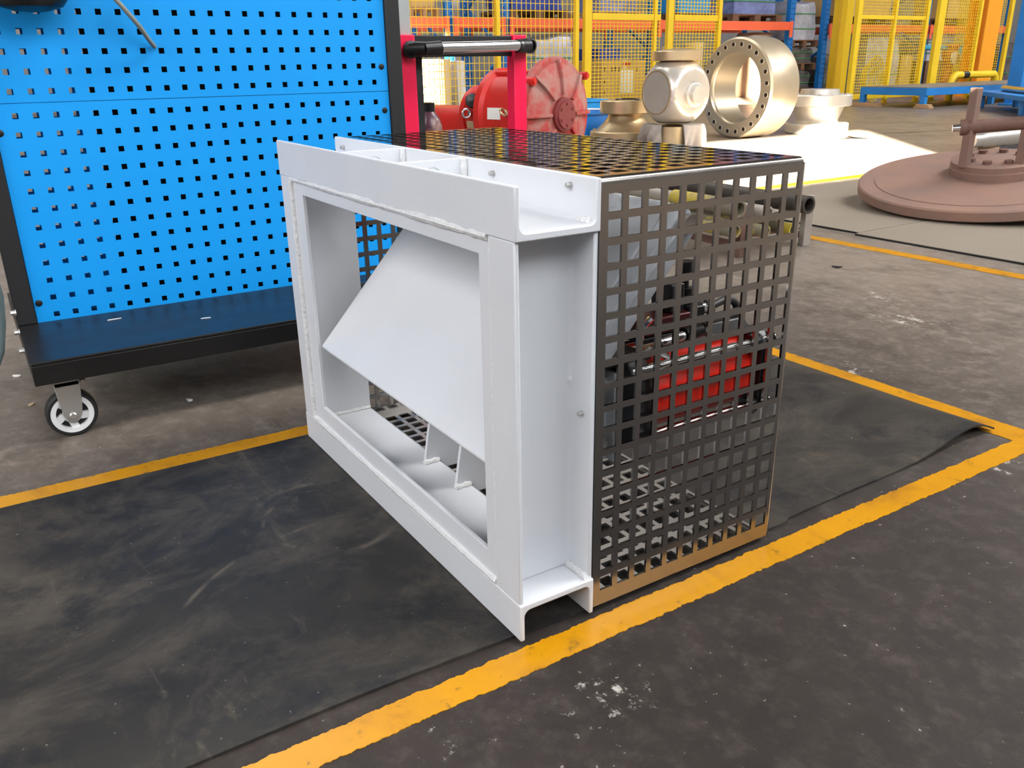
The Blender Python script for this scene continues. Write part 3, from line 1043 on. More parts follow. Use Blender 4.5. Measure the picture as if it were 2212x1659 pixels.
# ================================================================== BLUE PERFORATED TROLLEY
TX, PX = -1.8, -2.341
TY0, TY1 = -0.77, 0.906
TR = thing('tool_trolley', 'blue perforated-panel tool trolley with black tray on white castors', 'trolley', (-2.07, 0.05, 0))
HPB, HWB = 0.0668, 0.0205
bc = [(-0.63 + HPB * k - HWB / 2, -0.63 + HPB * k + HWB / 2) for k in range(22)]
lr = [(0.325 + HPB * k - HWB / 2, 0.325 + HPB * k + HWB / 2) for k in range(12)]
ur = [(1.142 + HPB * k - HWB / 2, 1.142 + HPB * k + HWB / 2) for k in range(7)]
M().perf(-0.70, 0.836, 0.299, 1.1025, bc, lr, lambda u, v, t: (t, u, v), PX - 0.006, PX).build('perforated_panel', BLUE, TR)
M().perf(-0.70, 0.836, 1.1045, 1.60, bc, ur, lambda u, v, t: (t, u, v), PX - 0.006, PX).build('perforated_panel', BLUE, TR)
for (y, z) in ((-0.683, 0.376), (-0.689, 1.004), (0.81, 1.205), (0.812, 1.023), (0.81, 0.376), (-0.687, 1.21)):
    M().lathe((PX, y, z), (1, 0, 0), [(0.0125, 0), (0.0125, 0.002), (0.009, 0.004)], 16).build('screw', SCREWM, TR, smooth=True)
for y0 in (TY0, 0.838):
    M().box((PX - 0.10, y0, 0.30), (PX + 0.012, y0 + 0.068, 1.62)).build('post', BLACKP, TR, bevel=0.004)
M().box((PX - 0.10, TY0, 1.60), (PX + 0.012, TY1, 1.66)).build('top_rail', BLACKP, TR, bevel=0.004)
# dark liner behind most of the panel
M().box((PX - 0.082, -0.36, 0.30), (PX - 0.075, 0.836, 1.60)).build('back_liner', DARK, TR)
M().perf(-0.70, -0.29, 0.299, 1.60, [c for c in bc if c[1] < -0.30], lr + [(1.142 + HPB * k - HWB / 2, 1.142 + HPB * k + HWB / 2) for k in range(7)], lambda u, v, t: (t, u, v), PX - 0.098, PX - 0.092).build('rear_panel', BLUE, TR)
# tray: folded sheet with a deep lip
tr = M()
TB2 = PX - 0.62  # unseen rear half of the tray, added to shade the floor below
tr.box((TB2, TY0, 0.288), (TX, TY1, 0.30))
tr.box((TX - 0.012, TY0, 0.218), (TX, TY1, 0.2885)).box((TB2, TY0, 0.218), (TB2 + 0.012, TY1, 0.2885))
tr.box((TB2 + 0.012, TY0, 0.218), (TX - 0.012, TY0 + 0.012, 0.2885)).box((TB2 + 0.012, TY1 - 0.012, 0.218), (TX - 0.012, TY1, 0.2885))
tr.build('tray', BLACKG, TR, bevel=0.003)
for (u, v, zz) in ((22, 680, 0.40), (33, 722, 0.30), (45, 762, 0.262)):
    p = at(u, v, 2, zz)
    M().lathe((p[0] - 0.02, TY0 + 0.001, zz), (0, -1, 0), [(0.012, 0), (0.012, 0.004), (0.009, 0.005), (0.009, 0.018)], 8).build('bolt', ZINC, TR, smooth=True)
# small paint chips on the tray
M().tube([(*at(232, 692, 2, 0.301)[:2], 0.3006), (*at(262, 687, 2, 0.301)[:2], 0.3006)], 0.0022, 5).build('paint_chip', WHITEP, TR)
M().tube([(*at(434, 688, 2, 0.301)[:2], 0.3006), (*at(455, 686, 2, 0.301)[:2], 0.3006)], 0.0022, 5).build('paint_chip', WHITEP, TR)


def castor(cx, cy):
    R = 0.083
    f = M()
    top = 0.219
    f.box((cx - 0.05, cy - 0.05, top - 0.010), (cx + 0.05, cy + 0.05, top))
    f.box((cx - 0.042, cy - 0.040, top - 0.030), (cx + 0.042, cy + 0.040, top - 0.010))
    for sx in (-1, 1):
        xx = cx + sx * 0.038
        poly = [(cy - 0.042, top - 0.012), (cy + 0.042, top - 0.012), (cy + 0.036, 0.12), (cy + 0.030, 0.080), (cy + 0.016, 0.058), (cy, 0.054), (cy - 0.016, 0.060), (cy - 0.028, 0.085), (cy - 0.034, 0.13)]
        f.prism(poly, lambda a, b, t: (xx + t, a, b), -0.004, 0.004)
    fo = f.build('castor', ZINC, TR, bevel=0.003)
    w = M()
    w.lathe((cx, cy, R), (1, 0, 0), [(R - 0.014, -0.030), (R - 0.005, -0.030), (R, -0.020), (R, 0.020), (R - 0.005, 0.030), (R - 0.014, 0.030)], 48, closed=True)
    w.build('tyre', RUBBER, fo, smooth=True)
    rim = M()
    rim.lathe((cx, cy, R), (1, 0, 0), [(R - 0.031, -0.029), (R - 0.0135, -0.029), (R - 0.0135, 0.029), (R - 0.031, 0.029)], 48, closed=True)
    rim.lathe((cx, cy, R), (1, 0, 0), [(0.0, -0.028), (0.032, -0.028), (0.032, 0.028), (0.0, 0.028)], 24)
    for k in range(5):
        a = 2 * math.pi * k / 5 + 0.95
        rim.obox((cx, cy + 0.042 * math.cos(a), R + 0.042 * math.sin(a)), ((0, math.cos(a + 0.35), math.sin(a + 0.35)), (0, -math.sin(a + 0.35), math.cos(a + 0.35)), (1, 0, 0)), (0.030, 0.024, 0.052))
    rim.build('wheel_hub', WHITEP, fo, smooth=True)
    M().lathe((cx, cy, R), (1, 0, 0), [(R - 0.032, -0.012), (R - 0.030, 0.012), (0.030, 0.012), (0.030, -0.012)], 32, closed=True).build('wheel_web', BLACKPL, fo, smooth=True)
    M().lathe((cx + 0.042, cy, R - 0.002), (1, 0, 0), [(0.013, 0), (0.013, 0.005), (0.009, 0.009)], 16).build('axle_bolt', ZINC, fo, smooth=True)
    M().lathe((cx + 0.042, cy + 0.05, top - 0.012), (0, 0, -1), [(0.010, 0), (0.010, 0.008)], 6).build('nut', ZINC, fo)
    return fo


CA = castor(-1.875, -0.675)
for (dx, dy) in ((0, 1.46), (-1.0, 0), (-1.0, 1.46)):
    c = CA.copy()
    COL.objects.link(c)
    c.parent = TR
    c.location = Vector((dx, dy, 0)) * S
    for ch_ in CA.children:
        d = ch_.copy()
        COL.objects.link(d)
        d.parent = c

# things on and by the trolley
hp = [at(u, v, 0, PX + dx)for u, v, dx in ((236, -16, 0.10), (262, 12, 0.10), (285, 38, 0.09), (305, 62, 0.07), (320, 84, 0.045), (334, 101, 0.012))]
tag(M().tube(hp, 0.0085, 10).build('air_hose', HOSE, smooth=True), 'thin grey hose end hanging against the blue perforated panel', 'hose')
# black tool pouch hanging high on the left
p0 = at(58, -28, 0, PX + 0.09)
pm = M()
pm.lathe((p0[0], p0[1], p0[2] + 0.12), (0, 0, -1), [(0.0, -0.10), (0.12, -0.09), (0.135, 0.0), (0.135, 0.10), (0.125, 0.150), (0.10, 0.182), (0.05, 0.197), (0.0, 0.20)], 28)
pm.v = [(PX + 0.045 + (x - PX) * 0.62, y, z) for x, y, z in pm.v]
tag(pm.build('tool_pouch', BLACKPL, smooth=True), 'rounded black tool pouch hanging at the top left of the blue panel', 'pouch')
cb = [at(u, v, 1, -0.86) for u, v in ((-40, 560), (-12, 590), (2, 640), (6, 700), (4, 760), (-8, 800), (-40, 830))]
cb = [at(u, v, 0, -2.2) for u, v in ((-44, 560), (-14, 590), (1, 640), (6, 700), (3, 760), (-9, 795), (-44, 826))]
tag(M().tube(cb, 0.011, 10).build('cable', CABLE, smooth=True), 'grey-green cable loop beside the blue trolley at the left photo edge', 'cable')

# ================================================================== RED AND BLACK CART WITH HANDLE
RX = -2.45
CT = thing('tool_cart', 'crimson and black tool cart with chrome push handle behind the blue trolley', 'cart', (RX - 0.3, 1.3, 0))
la = at(868, 290, 0, RX)[1]
lb_ = at(907, 290, 0, RX)[1]
ra = at(1113, 282, 0, RX)[1]
rb = at(1139, 282, 0, RX)[1]
zt = at(1120, 75, 0, RX)[2]
CL = [(la, lb_), (ra, rb)]
for (a, b) in CL:
    M().box((RX - 0.07, a, 0.10), (RX, b, zt)).build('red_post', CRIM, CT, bevel=0.005)
    M().box((RX - 0.62, a + 0.012, 0.10), (RX - 0.55, b, 0.73)).build('rear_post', BLACKP, CT, bevel=0.004)
zc1 = at(1000, 122, 0, RX)[2]
M().box((RX - 0.05, lb_, zc1), (RX - 0.02, ra, zt - 0.004)).build('cross_bar', BLACKP, CT, bevel=0.004)
M().box((RX - 0.07, lb_, 0.30), (RX - 0.045, lb_ + 0.055, zc1)).build('inner_post', BLACKP, CT, bevel=0.003)
M().box((RX - 0.62, la, 0.70), (RX, rb, 0.73)).build('shelf', BLACKP, CT, bevel=0.003)
M().box((RX - 0.62, la, 0.16), (RX, rb, 0.20)).build('shelf', BLACKP, CT, bevel=0.003)
for (a, b) in CL:
    for xx in (RX - 0.06, RX - 0.58):
        M().lathe((xx - 0.02, (a + b) / 2, 0.052), (1, 0, 0), [(0.0, 0), (0.05, 0.002), (0.052, 0.02), (0.05, 0.038), (0, 0.04)], 24).build('wheel', RUBBER, CT, smooth=True)
hz = at(1000, 103, 0, RX + 0.06)[2]
hy0, hy1 = at(945, 103, 0, RX + 0.06)[1], at(1118, 97, 0, RX + 0.06)[1]
hd = M().cyl((RX + 0.06, hy0 - 0.02, hz), (RX + 0.06, hy1 + 0.02, hz + 0.008), 0.026, 20).build('handle_bar', CHROME, CT, smooth=True)
e0 = at(885, 106, 0, RX + 0.06)
M().cyl((RX + 0.06, hy0 + 0.015, hz), (RX + 0.06, hy0 - 0.07, hz - 0.004), 0.031, 18, 0.029).build('handle_end', BLACKPL, CT, smooth=True)
M().cyl((RX + 0.06, hy0 - 0.06, hz - 0.002), (RX + 0.01, hy0 - 0.13, hz - 0.006), 0.029, 18, 0.036).build('handle_end', BLACKPL, CT, smooth=True)
M().lathe((RX + 0.012, hy0 - 0.115, hz - 0.006), (1, -0.25, 0), [(0.0, 0.0), (0.036, 0.0), (0.038, 0.03), (0.026, 0.034), (0.024, 0.02), (0.0, 0.019)], 24).build('handle_mount', BLACKPL, CT, smooth=True)
M().cyl((RX + 0.06, hy1 - 0.005, hz + 0.006), (RX + 0.035, hy1 + 0.075, hz + 0.008), 0.031, 18, 0.034).build('handle_end', BLACKPL, CT, smooth=True)
M().lathe((RX + 0.0, hy1 + 0.075, hz + 0.008), (1, 0.15, 0), [(0.0, 0.0), (0.034, 0.0), (0.036, 0.055), (0.026, 0.058), (0.024, 0.03), (0.0, 0.029)], 24).build('handle_mount', BLACKPL, CT, smooth=True)
g0, g1 = at(859, 40, 0, RX - 0.05)[1], at(884, 40, 0, RX - 0.05)[1]
M().box((RX - 0.06, g0 - 0.03, zt - 0.02), (RX - 0.04, g1, 1.62)).build('grey_backboard', GREYP, CT, bevel=0.003)
# bottle standing on the cart shelf
bp_ = at(929, 260, 0, RX - 0.28)
zb_ = 0.73
ztop = at(925, 222, 0, RX - 0.28)[2]
hB = ztop - zb_
BT = thing('bottle', 'plum and beige plastic bottle with dark cap standing on the crimson cart', 'bottle', (bp_[0], bp_[1], zb_))
M().lathe((bp_[0], bp_[1], zb_), (0, 0, 1), [(0.0, 0.001), (0.056, 0.001), (0.060, 0.015), (0.060, hB * 0.62), (0.050, hB * 0.74), (0.030, hB * 0.84), (0.026, hB * 0.86), (0, hB * 0.86)], 28).build('bottle_body', BOTTLE, BT, smooth=True)
M().lathe((bp_[0], bp_[1], zb_), (0, 0, 1), [(0.0, hB * 0.862), (0.028, hB * 0.862), (0.028, hB), (0, hB)], 20).build('cap', BLACKPL, BT, smooth=True)

# ================================================================== PIPES ON THEIR STAND BEHIND THE CAGE
PS = thing('pipe_stand', 'low rusty steel stand holding loose pipes behind the cage', 'stand', (-2.9, 3.65, 0))
for (u, v0, v1, w) in ((1605, 445, 556, 0.075), (1742, 424, 531, 0.075)):
    b0 = at(u, v1, 2, 0)
    zt_ = at(u, v0, 0, b0[0])[2]
    M().box((b0[0] - 0.045, b0[1] - w / 2, 0), (b0[0], b0[1] + w / 2, zt_)).build('upright', RUSTD if u < 1700 else PIPEL, PS, bevel=0.004)
    M().box((b0[0] - 1.5, b0[1] - w / 2, 0), (b0[0] - 1.455, b0[1] + w / 2, zt_)).build('upright', RUSTD, PS, bevel=0.004)
    M().box((b0[0] - 1.455, b0[1] - 0.02, 0.05), (b0[0] - 0.045, b0[1] + 0.02, 0.09)).build('foot_bar', RUSTD, PS)
for xx in (-2.62, -3.98):
    for zz in (0.115, 0.238):
        M().box((xx - 0.02, 3.38, zz - 0.012), (xx + 0.02, 4.0, zz)).build('cross_rail', RUSTD, PS)
PG = 'loose pipes on the rusty stand'
for (u, v, xe, r, m_, L, lab) in (
        (1748, 443, -2.36, 0.058, PIPEG, 2.3, 'dark steel pipe sticking out furthest past the cage corner, topmost on the stand'),
        (1660, 462, -2.44, 0.048, PIPEL, 2.1, 'grey pipe with an open end between the two stand uprights'),
        (1655, 500, -2.40, 0.040, YELLT, 2.0, 'short-ended yellow pipe on the lower level of the stand'),
        (1714, 497, -2.47, 0.042, YELLT, 2.2, 'flaking yellow-grey pipe low beside the far upright of the stand'),
        (1598, 452, -2.50, 0.056, YELLT, 0.62, 'thick worn yellow pipe on the upper level nearest the frame'),
        (1590, 500, -2.46, 0.042, YELLT, 1.55, 'yellow pipe lowest and nearest the frame on the stand')):
    p = at(u, v, 0, xe)
    zb = max(p[2], r + 0.001)
    o = M().pipe((xe, p[1], zb), (xe - L, p[1] + 0.02, zb + 0.0), r, r * 0.74, 24).build('steel_pipe', m_, smooth=True)
    tag(o, lab, 'pipe', PG)

# ================================================================== GREY SHEETS AND THE RUSTY DISC
for (x0, x1, y0, y1, lab) in ((-4.4, -2.585, 4.62, 8.6, 'grey rubber sheet beyond the pipes, left of the seam'), (-2.565, 0.6, 4.56, 8.6, 'grey rubber sheet under the near side of the rusty disc')):
    sh = M().box((x0, y0, 0.0005), (x1, y1, 0.016)).build('rubber_sheet', GREYMAT, bevel=0.004)
    tag(sh, lab, 'floor sheet')
    for a, b, c, d in ((x0, y0 - 0.003, x1, y0),):
        M().box((a, b, 0.0005), (c, d, 0.012)).build('dark_edge', BLKEDGE, sh)
for o in [o for o in COL.objects if o.name.startswith('dark_edge')]:
    pass

DC = np.array([-2.693, 6.306, 0.262])
DN = np.array([0.029, -0.157, 1.0])
DN /= np.linalg.norm(DN)
DR = 0.95
DI = thing('rusty_disc', 'big rusty steel disc with bolted hub and upright pins lying tilted on sheets', 'disc', (DC[0], DC[1], 0.016))
dx_, dy_, _ = frame_of(DN)
M().lathe(DC, DN, [(0.0, -0.088), (DR - 0.012, -0.088), (DR, -0.078), (DR, -0.012), (DR - 0.012, 0.0), (DR * 0.86, 0.0), (DR * 0.858, 0.006), (0.0, 0.03)], 96).build('disc_plate', RUST, DI, smooth=True)
M().lathe(DC, DN, [(0.0, -0.100), (DR * 0.90, -0.100), (DR * 0.95, -0.0885), (0, -0.0885)], 64).build('lower_rim', PIPEL, DI, smooth=True)
hc = at(2146, 378, 2, 0.33)
# hub centre on the disc plane
tt = np.dot(DC - CP, DN) / np.dot(hc - CP, DN)
HC = CP + (hc - CP) * tt
HR = 0.335
M().lathe(HC, DN, [(0.0, 0.0), (HR, 0.0), (HR, 0.085), (HR * 0.985, 0.09), (HR * 0.985, 0.135), (HR * 0.96, 0.14), (0.0, 0.14)], 64).build('hub_flange', RUST, DI, smooth=True)
for k in range(8):
    a = 2 * math.pi * (k + 0.3) / 8
    p = HC + DN * 0.14 + 0.20 * (math.cos(a) * dx_ + math.sin(a) * dy_)
    M().lathe(p, DN, [(0.034, 0), (0.034, 0.026)], 6).build('hub_bolt', RUSTD, DI)
def updown(u, v):
    d = at(u, v, 2, 0.33) - CP
    return CP + d * (np.dot(HC + DN * 0.14 - CP, DN) / np.dot(d, DN))
pa, pb = updown(2083, 357), updown(2206, 352)
hL = 0.62
for p in (pa, pb):
    M().obox(p + np.array([0, 0, hL / 2 - 0.02]), ((1, 0, 0), (0, 1, 0), (0, 0, 1)), (0.07, 0.07, hL)).build('upright_bar', RUST, DI, bevel=0.006)
ph = pa + np.array([0, 0, 0.30])
pe = pb + np.array([0, 0, 0.31])
dsh = (pe - ph) / np.linalg.norm(pe - ph)
M().cyl(ph - dsh * 0.06, pe + dsh * 0.02, 0.052, 24).build('cross_shaft', RUSTD, DI, smooth=True)
M().cyl(ph - dsh * 0.02, ph - dsh * 0.075, 0.062, 24).build('shaft_collar', RUSTD, DI, smooth=True)
M().cyl(ph - dsh * 0.07, ph - dsh * 0.13, 0.030, 18, 0.026).build('shaft_tip', CHROME, DI, smooth=True)

# machined shaft lying behind the disc, propped on two wooden chocks
q0, q1 = at(2096, 310, 0, -5.3), at(2330, 322, 0, -5.3)
SH = thing('machined_shaft', 'bright stepped steel shaft lying behind the rusty disc', 'shaft', (q0[0], (q0[1] + q1[1]) / 2, 0))
zs = 0.13
y0s = q0[1]
M().lathe((q0[0], y0s, zs + 0.02), (0, 1, 0), [(0.0, 0), (0.085, 0.0), (0.085, 0.22), (0.105, 0.25), (0.105, 0.75), (0.112, 0.77), (0.112, 1.9), (0, 1.9)], 32).build('shaft_body', ZINC, SH, smooth=True)
for k, yy in enumerate((y0s + 0.45, y0s + 1.5)):
    o = M().prism([(-0.12, 0), (0.12, 0), (0.12, 0.05), (0.03, 0.036), (-0.03, 0.036), (-0.12, 0.05)], lambda a, b, t: (q0[0] + a, yy + t, b), -0.05, 0.05).build('shaft_chock', WOOD, SH)

# ================================================================== RED GEARBOX
GH = CP + (RM @ np.array([(1205 - 1106) / FPX, -(247 - 829.5) / FPX, -1.0])) * 9.6
ga = np.array([0.955, 0.297, 0.0])
gt = np.array([-0.297, 0.955, 0.0])
GB = thing('gearbox', 'big dusty red gearbox with ribbed round end cover and lifting eyes', 'gearbox', (GH[0], GH[1], 0))
zg = GH[2]


def G(a, t, z):
    return GH + ga * a + gt * t + np.array([0, 0, z])


RG = 0.61
cov = []
for k in range(28):
    th = 2 * math.pi * k / 28
    r_ = RG * (1.0 if math.sin(th) > -0.2 else 1.0)
    cov.append((r_ * math.cos(th), max(-zg + 0.001, r_ * math.sin(th))))
M().prism(cov, lambda a, b, t: G(t, a, b), -0.10, -0.02).build('end_cover_flange', GEARD, GB, bevel=0.012)
M().lathe(G(-0.02, 0, 0), ga, [(0.0, 0.0), (0.55, 0.0), (0.545, 0.02), (0.36, 0.075), (0.30, 0.085), (0.0, 0.085)], 48).build('end_cover', GEARD, GB, smooth=True)
for k in range(8):
    th = math.pi / 2 + 2 * math.pi * k / 8
    c_, s_ = math.cos(th), math.sin(th)
    pts = [(0.22, 0.06), (0.585, -0.005), (0.585, 0.03), (0.42, 0.085), (0.22, 0.105)]
    M().prism(pts, lambda a, b, t: G(b, a * c_ - t * s_, a * s_ + t * c_), -0.018, 0.018).build('rib', GEARD, GB, bevel=0.006)
hb = M().lathe(G(0.06, 0, 0), ga, [(0.0, 0.0), (0.185, 0.0), (0.185, 0.05), (0.155, 0.055), (0.152, 0.075), (0.0, 0.075)], 40).build('hub_cover', GEARH, GB, smooth=True)
for k in range(6):
    th = 2 * math.pi * (k + 0.5) / 6
    M().lathe(G(0.135, 0.115 * math.cos(th), 0.115 * math.sin(th)), ga, [(0.016, 0), (0.016, 0.012)], 6).build('cover_bolt', GEARH, hb)
for (t_, z_) in ((0.50, 0.40), (-0.46, 0.36)):
    lu = M().cyl(G(-0.12, t_, z_), G(0.03, t_, z_), 0.045, 16).build('cover_lug', GEARR, GB, smooth=True)
    M().lathe(G(0.03, t_, z_), ga, [(0.03, 0), (0.03, 0.02)], 6).build('lug_bolt', GEARR, lu)
M().lathe(G(-0.10, 0, 0), -ga, [(0.0, 0), (0.50, 0.0), (0.50, 0.10), (0.46, 0.14), (0.46, 0.62), (0.50, 0.66), (0.50, 0.74), (0.0, 0.74)], 48).build('drum', GEARR, GB, smooth=True)
M().cyl(G(-0.24, -0.17, 0.44), G(-0.80, -0.17, 0.44), 0.032, 14).build('lifting_bar', GEARR, GB, smooth=True)
M().lathe(G(-0.84, 0, -0.05), -ga, [(0.0, 0), (0.40, 0.0), (0.40, 0.12), (0.33, 0.15), (0.33, 0.28), (0.36, 0.29), (0.36, 0.36), (0, 0.36)], 40).build('side_flange', GEARR, GB, smooth=True)
M().lathe(G(-1.2, 0, -0.16), -ga, [(0.0, 0), (0.27, 0.0), (0.27, 0.06), (0.235, 0.10), (0.235, 0.75), (0.20, 0.80), (0.0, 0.80)], 40).build('motor_body', GEARR, GB, smooth=True)
M().box((GH[0] - 1.5, GH[1] - 0.55, 0), (GH[0] - 0.15, GH[1] + 0.25, 0.12)).build('base_foot', GEARR, GB, bevel=0.01)
cpt = M().box((-0.06, -0.05, -0.05), (0.06, 0.05, 0.05))
kn = G(-0.98, -0.34, 0.14)
M().lathe(kn, (0.83, -0.55, 0.1), [(0.0, 0), (0.03, 0), (0.03, 0.05), (0.07, 0.06), (0.085, 0.09), (0.07, 0.125), (0.0, 0.135)], 24).build('breather_knob', BLACKPL, GB, smooth=True)


def eye(pos, nrm, m_):
    x, y, d = frame_of(nrm)
    pts = [np.array(pos) + 0.048 * (math.cos(2 * math.pi * k / 20) * x + math.sin(2 * math.pi * k / 20) * y) for k in range(21)]
    return M().tube(pts, 0.014, 10).build('lifting_eye', m_, GB, smooth=True)


nv = (CP - GH) / np.linalg.norm(CP - GH)


def onray(u, v, d):
    return CP + (RM @ np.array([(u - 1106) / FPX, -(v - 829.5) / FPX, -1.0])) * d




def on_drum(u, v, r_, zc=0.0):
    """where the sight line meets the gearbox drum of radius r_ (axis ga)"""
    d = RM @ np.array([(u - 1106) / FPX, -(v - 829.5) / FPX, -1.0])
    o = CP - G(0, 0, zc)
    dp_, op_ = d - ga * np.dot(d, ga), o - ga * np.dot(o, ga)
    a, b, c = np.dot(dp_, dp_), 2 * np.dot(dp_, op_), np.dot(op_, op_) - r_ * r_
    t = (-b - math.sqrt(max(0.0, b * b - 4 * a * c))) / (2 * a)
    p = CP + d * t
    q = p - G(0, 0, zc)
    nr = q - ga * np.dot(q, ga)
    return p, nr / np.linalg.norm(nr), t


def plate(u0, v0, u1, v1, r_, m_, name, zc=0.0):
    p, nr, t = on_drum((u0 + u1) / 2, (v0 + v1) / 2, r_, zc)
    w_, h_ = abs(u1 - u0) / FPX * t / max(0.35, abs(np.dot(ga, [0.55, 0.83, 0]))), abs(v1 - v0) / FPX * t * 1.05
    return M().obox(p, (ga, np.cross(nr, ga), nr), (w_, h_, 0.016)).build(name, m_, GB)


plate(1053, 234, 1081, 257, 0.462, PAPER, 'name_plate')
plate(1029, 236, 1036, 255, 0.462, FENCEY, 'warning_tag')
plate(1009, 262, 1024, 276, 0.402, BRONZE, 'data_plate', -0.05)
for (u, v, r_, m_, zc) in ((1017, 246, 0.402, CHROME, -0.05), (1097, 243, 0.462, BRONZE, 0.0)):
    p, nr, t = on_drum(u, v, r_, zc)
    M().cyl(p - nr * 0.01, p + nr * 0.03, 0.026, 14).build('eye_foot', m_, GB, smooth=True)
    eye(p + nr * 0.072, ga * 0.8 + nr * 0.5, m_) if u < 1050 else eye(p + nr * 0.072, ga * 0.7 + np.cross(nr, ga) * 0.6, m_)

# ================================================================== MACHINED VALVE PARTS IN THE SUN
# big flanged ring, axis along y
RC = np.array([-9.05, 10.0, 0.775])
RR = 0.775
BR = thing('flanged_ring', 'big bright steel flange ring with bolt holes standing on its rim', 'machined ring', (RC[0], RC[1] + 0.3, 0))
M().lathe(RC, (0, 1, 0), [(0.545, 0.0), (0.745, 0.0), (RR, 0.03), (RR, 0.62), (RR - 0.02, 0.65), (0.60, 0.65), (0.55, 0.60), (0.55, 0.10), (0.57, 0.08), (0.57, 0.03)], 96, closed=True).build('ring_body', RINGM, BR, smooth=True)
for k in range(24):
    th = 2 * math.pi * (k + 0.5) / 24
    c_ = RC + np.array([0.67 * math.cos(th), -0.001, 0.67 * math.sin(th)])
    M().lathe(c_, (0, -1, 0), [(0.033, -0.006), (0.043, -0.006), (0.043, 0.004), (0.033, 0.004)], 18, closed=True).build('bolt_hole', SILVERM, BR, smooth=True)
    M().lathe(c_, (0, -1, 0), [(0.0, -0.006), (0.0335, -0.006), (0.0335, 0.0015), (0.0, 0.0015)], 18).build('bolt_hole_shade', HOLEM, BR, smooth=True)  # dark disc on the ring face paints the hole's inner shade

# valve ball with flats, cap and stub
BCn = np.array([-7.85, 7.62, 0.81])
RBALL = 0.455
BL = thing('valve_ball', 'bright steel valve ball with round flats, stub shaft and flat cap', 'valve ball', (BCn[0], BCn[1], 0.38))
bm = M()
nu_, nv_ = 64, 40
vs, fs = [], []
for j in range(nv_ + 1):
    ph_ = math.pi * j / nv_
    for i in range(nu_):
        th = 2 * math.pi * i / nu_
        p = np.array([math.sin(ph_) * math.cos(th), math.sin(ph_) * math.sin(th), math.cos(ph_)]) * RBALL
        for ax_, lim in ((0, 0.345), (1, 0.345), (2, 0.40)):
            if abs(p[ax_]) > lim:
                p[ax_] = math.copysign(lim, p[ax_])
        vs.append(BCn + p)
for j in range(nv_):
    for i in range(nu_):
        fs.append((j * nu_ + i, (j + 1) * nu_ + i, (j + 1) * nu_ + (i + 1) % nu_, j * nu_ + (i + 1) % nu_))
bm.add(vs, fs)
bm.build('ball_body', SILVERM, BL, smooth=True)
M().lathe(BCn + np.array([0.345, 0, -0.03]), (1, 0, 0), [(0.0, -0.01), (0.155, -0.01), (0.155, 0.05), (0.148, 0.055), (0.115, 0.055), (0.115, 0.115), (0.108, 0.122), (0.0, 0.122)], 40).build('stub_shaft', SILVERM, BL, smooth=True)
M().lathe(BCn + np.array([0, -0.345, 0]), (0, -1, 0), [(0.285, -0.01), (0.285, 0.004), (0.265, 0.004), (0.262, -0.012), (0.0, -0.013)], 48).build('bore_seat', BRONZE, BL, smooth=True)
M().lathe(BCn + np.array([0, 0, 0.40]), (0, 0, 1), [(0.0, 0.0), (0.30, 0.0), (0.335, 0.01), (0.335, 0.115), (0.325, 0.125), (0.22, 0.13), (0.10, 0.15), (0.0, 0.155)], 56).build('cap', BRONZE, BL, smooth=True)
# pedestal under the ball with rags
M().lathe((BCn[0], BCn[1], 0), (0, 0, 1), [(0.30, 0.0), (0.40, 0.0), (0.40, 0.36), (0.30, 0.36), (0.30, 0.25), (0.28, 0.1)], 40, closed=True)
tag(M().lathe((BCn[0], BCn[1], 0.0), (0, 0, 1), [(0.28, 0.001), (0.36, 0.001), (0.36, 0.375), (0.28, 0.375)], 40, closed=True).build('support_ring', BRONZE, smooth=True), 'short steel support ring under the valve ball', 'support ring')


def rag(cx, cy, ang0, ang1, zt_, zb_, seed, lab):
    rnd = random.Random(seed)
    m_ = M()
    vs, fs = [], []
    NA, NZ = 26, 16
    for thick in (0.0, 0.03):
        for j in range(NZ + 1):
            for i in range(NA + 1):
                a = ang0 + (ang1 - ang0) * i / NA
                e = 0.045 * math.sin(a * 9 + seed) + 0.03 * math.sin(a * 23 + j * 0.5)
                s_ = j / NZ
                if s_ < 0.3:
                    r_ = 0.25 + (0.41 - 0.25) * s_ / 0.3
                    z_ = zt_ + 0.015 * math.sin(i * 1.7) * s_
                else:
                    r_ = 0.41 + e * (s_ - 0.3) * 1.3 + 0.05 * math.sin((s_ - 0.3) * 4)
                    lowest = zb_ + 0.05 * math.sin(i * 0.9 + seed)
                    z_ = zt_ - (zt_ - lowest) * (s_ - 0.3) / 0.7
                r_ -= thick if s_ >= 0.3 else 0
                z_ -= thick * 0.5 if s_ < 0.3 else 0
                vs.append((cx + r_ * math.cos(a), cy + r_ * math.sin(a), max(0.002, z_)))
    o = (NA + 1) * (NZ + 1)
    for k in (0, 1):
        for j in range(NZ):
            for i in range(NA):
                a = k * o + j * (NA + 1) + i
                q = (a, a + 1, a + NA + 2, a + NA + 1)
                fs.append(q if k else tuple(reversed(q)))
    m_.add(vs, fs)
    return tag(m_.build('rag', CLOTH, smooth=True), lab, 'rag', 'rags on the support ring')


rag(BCn[0], BCn[1], -2.6, -1.15, 0.40, 0.13, 2, 'grey rag draped over the left half of the support ring')
rag(BCn[0], BCn[1], -0.42, 0.75, 0.40, 0.03, 5, 'bulkier grey rag draped over the right of the support ring')

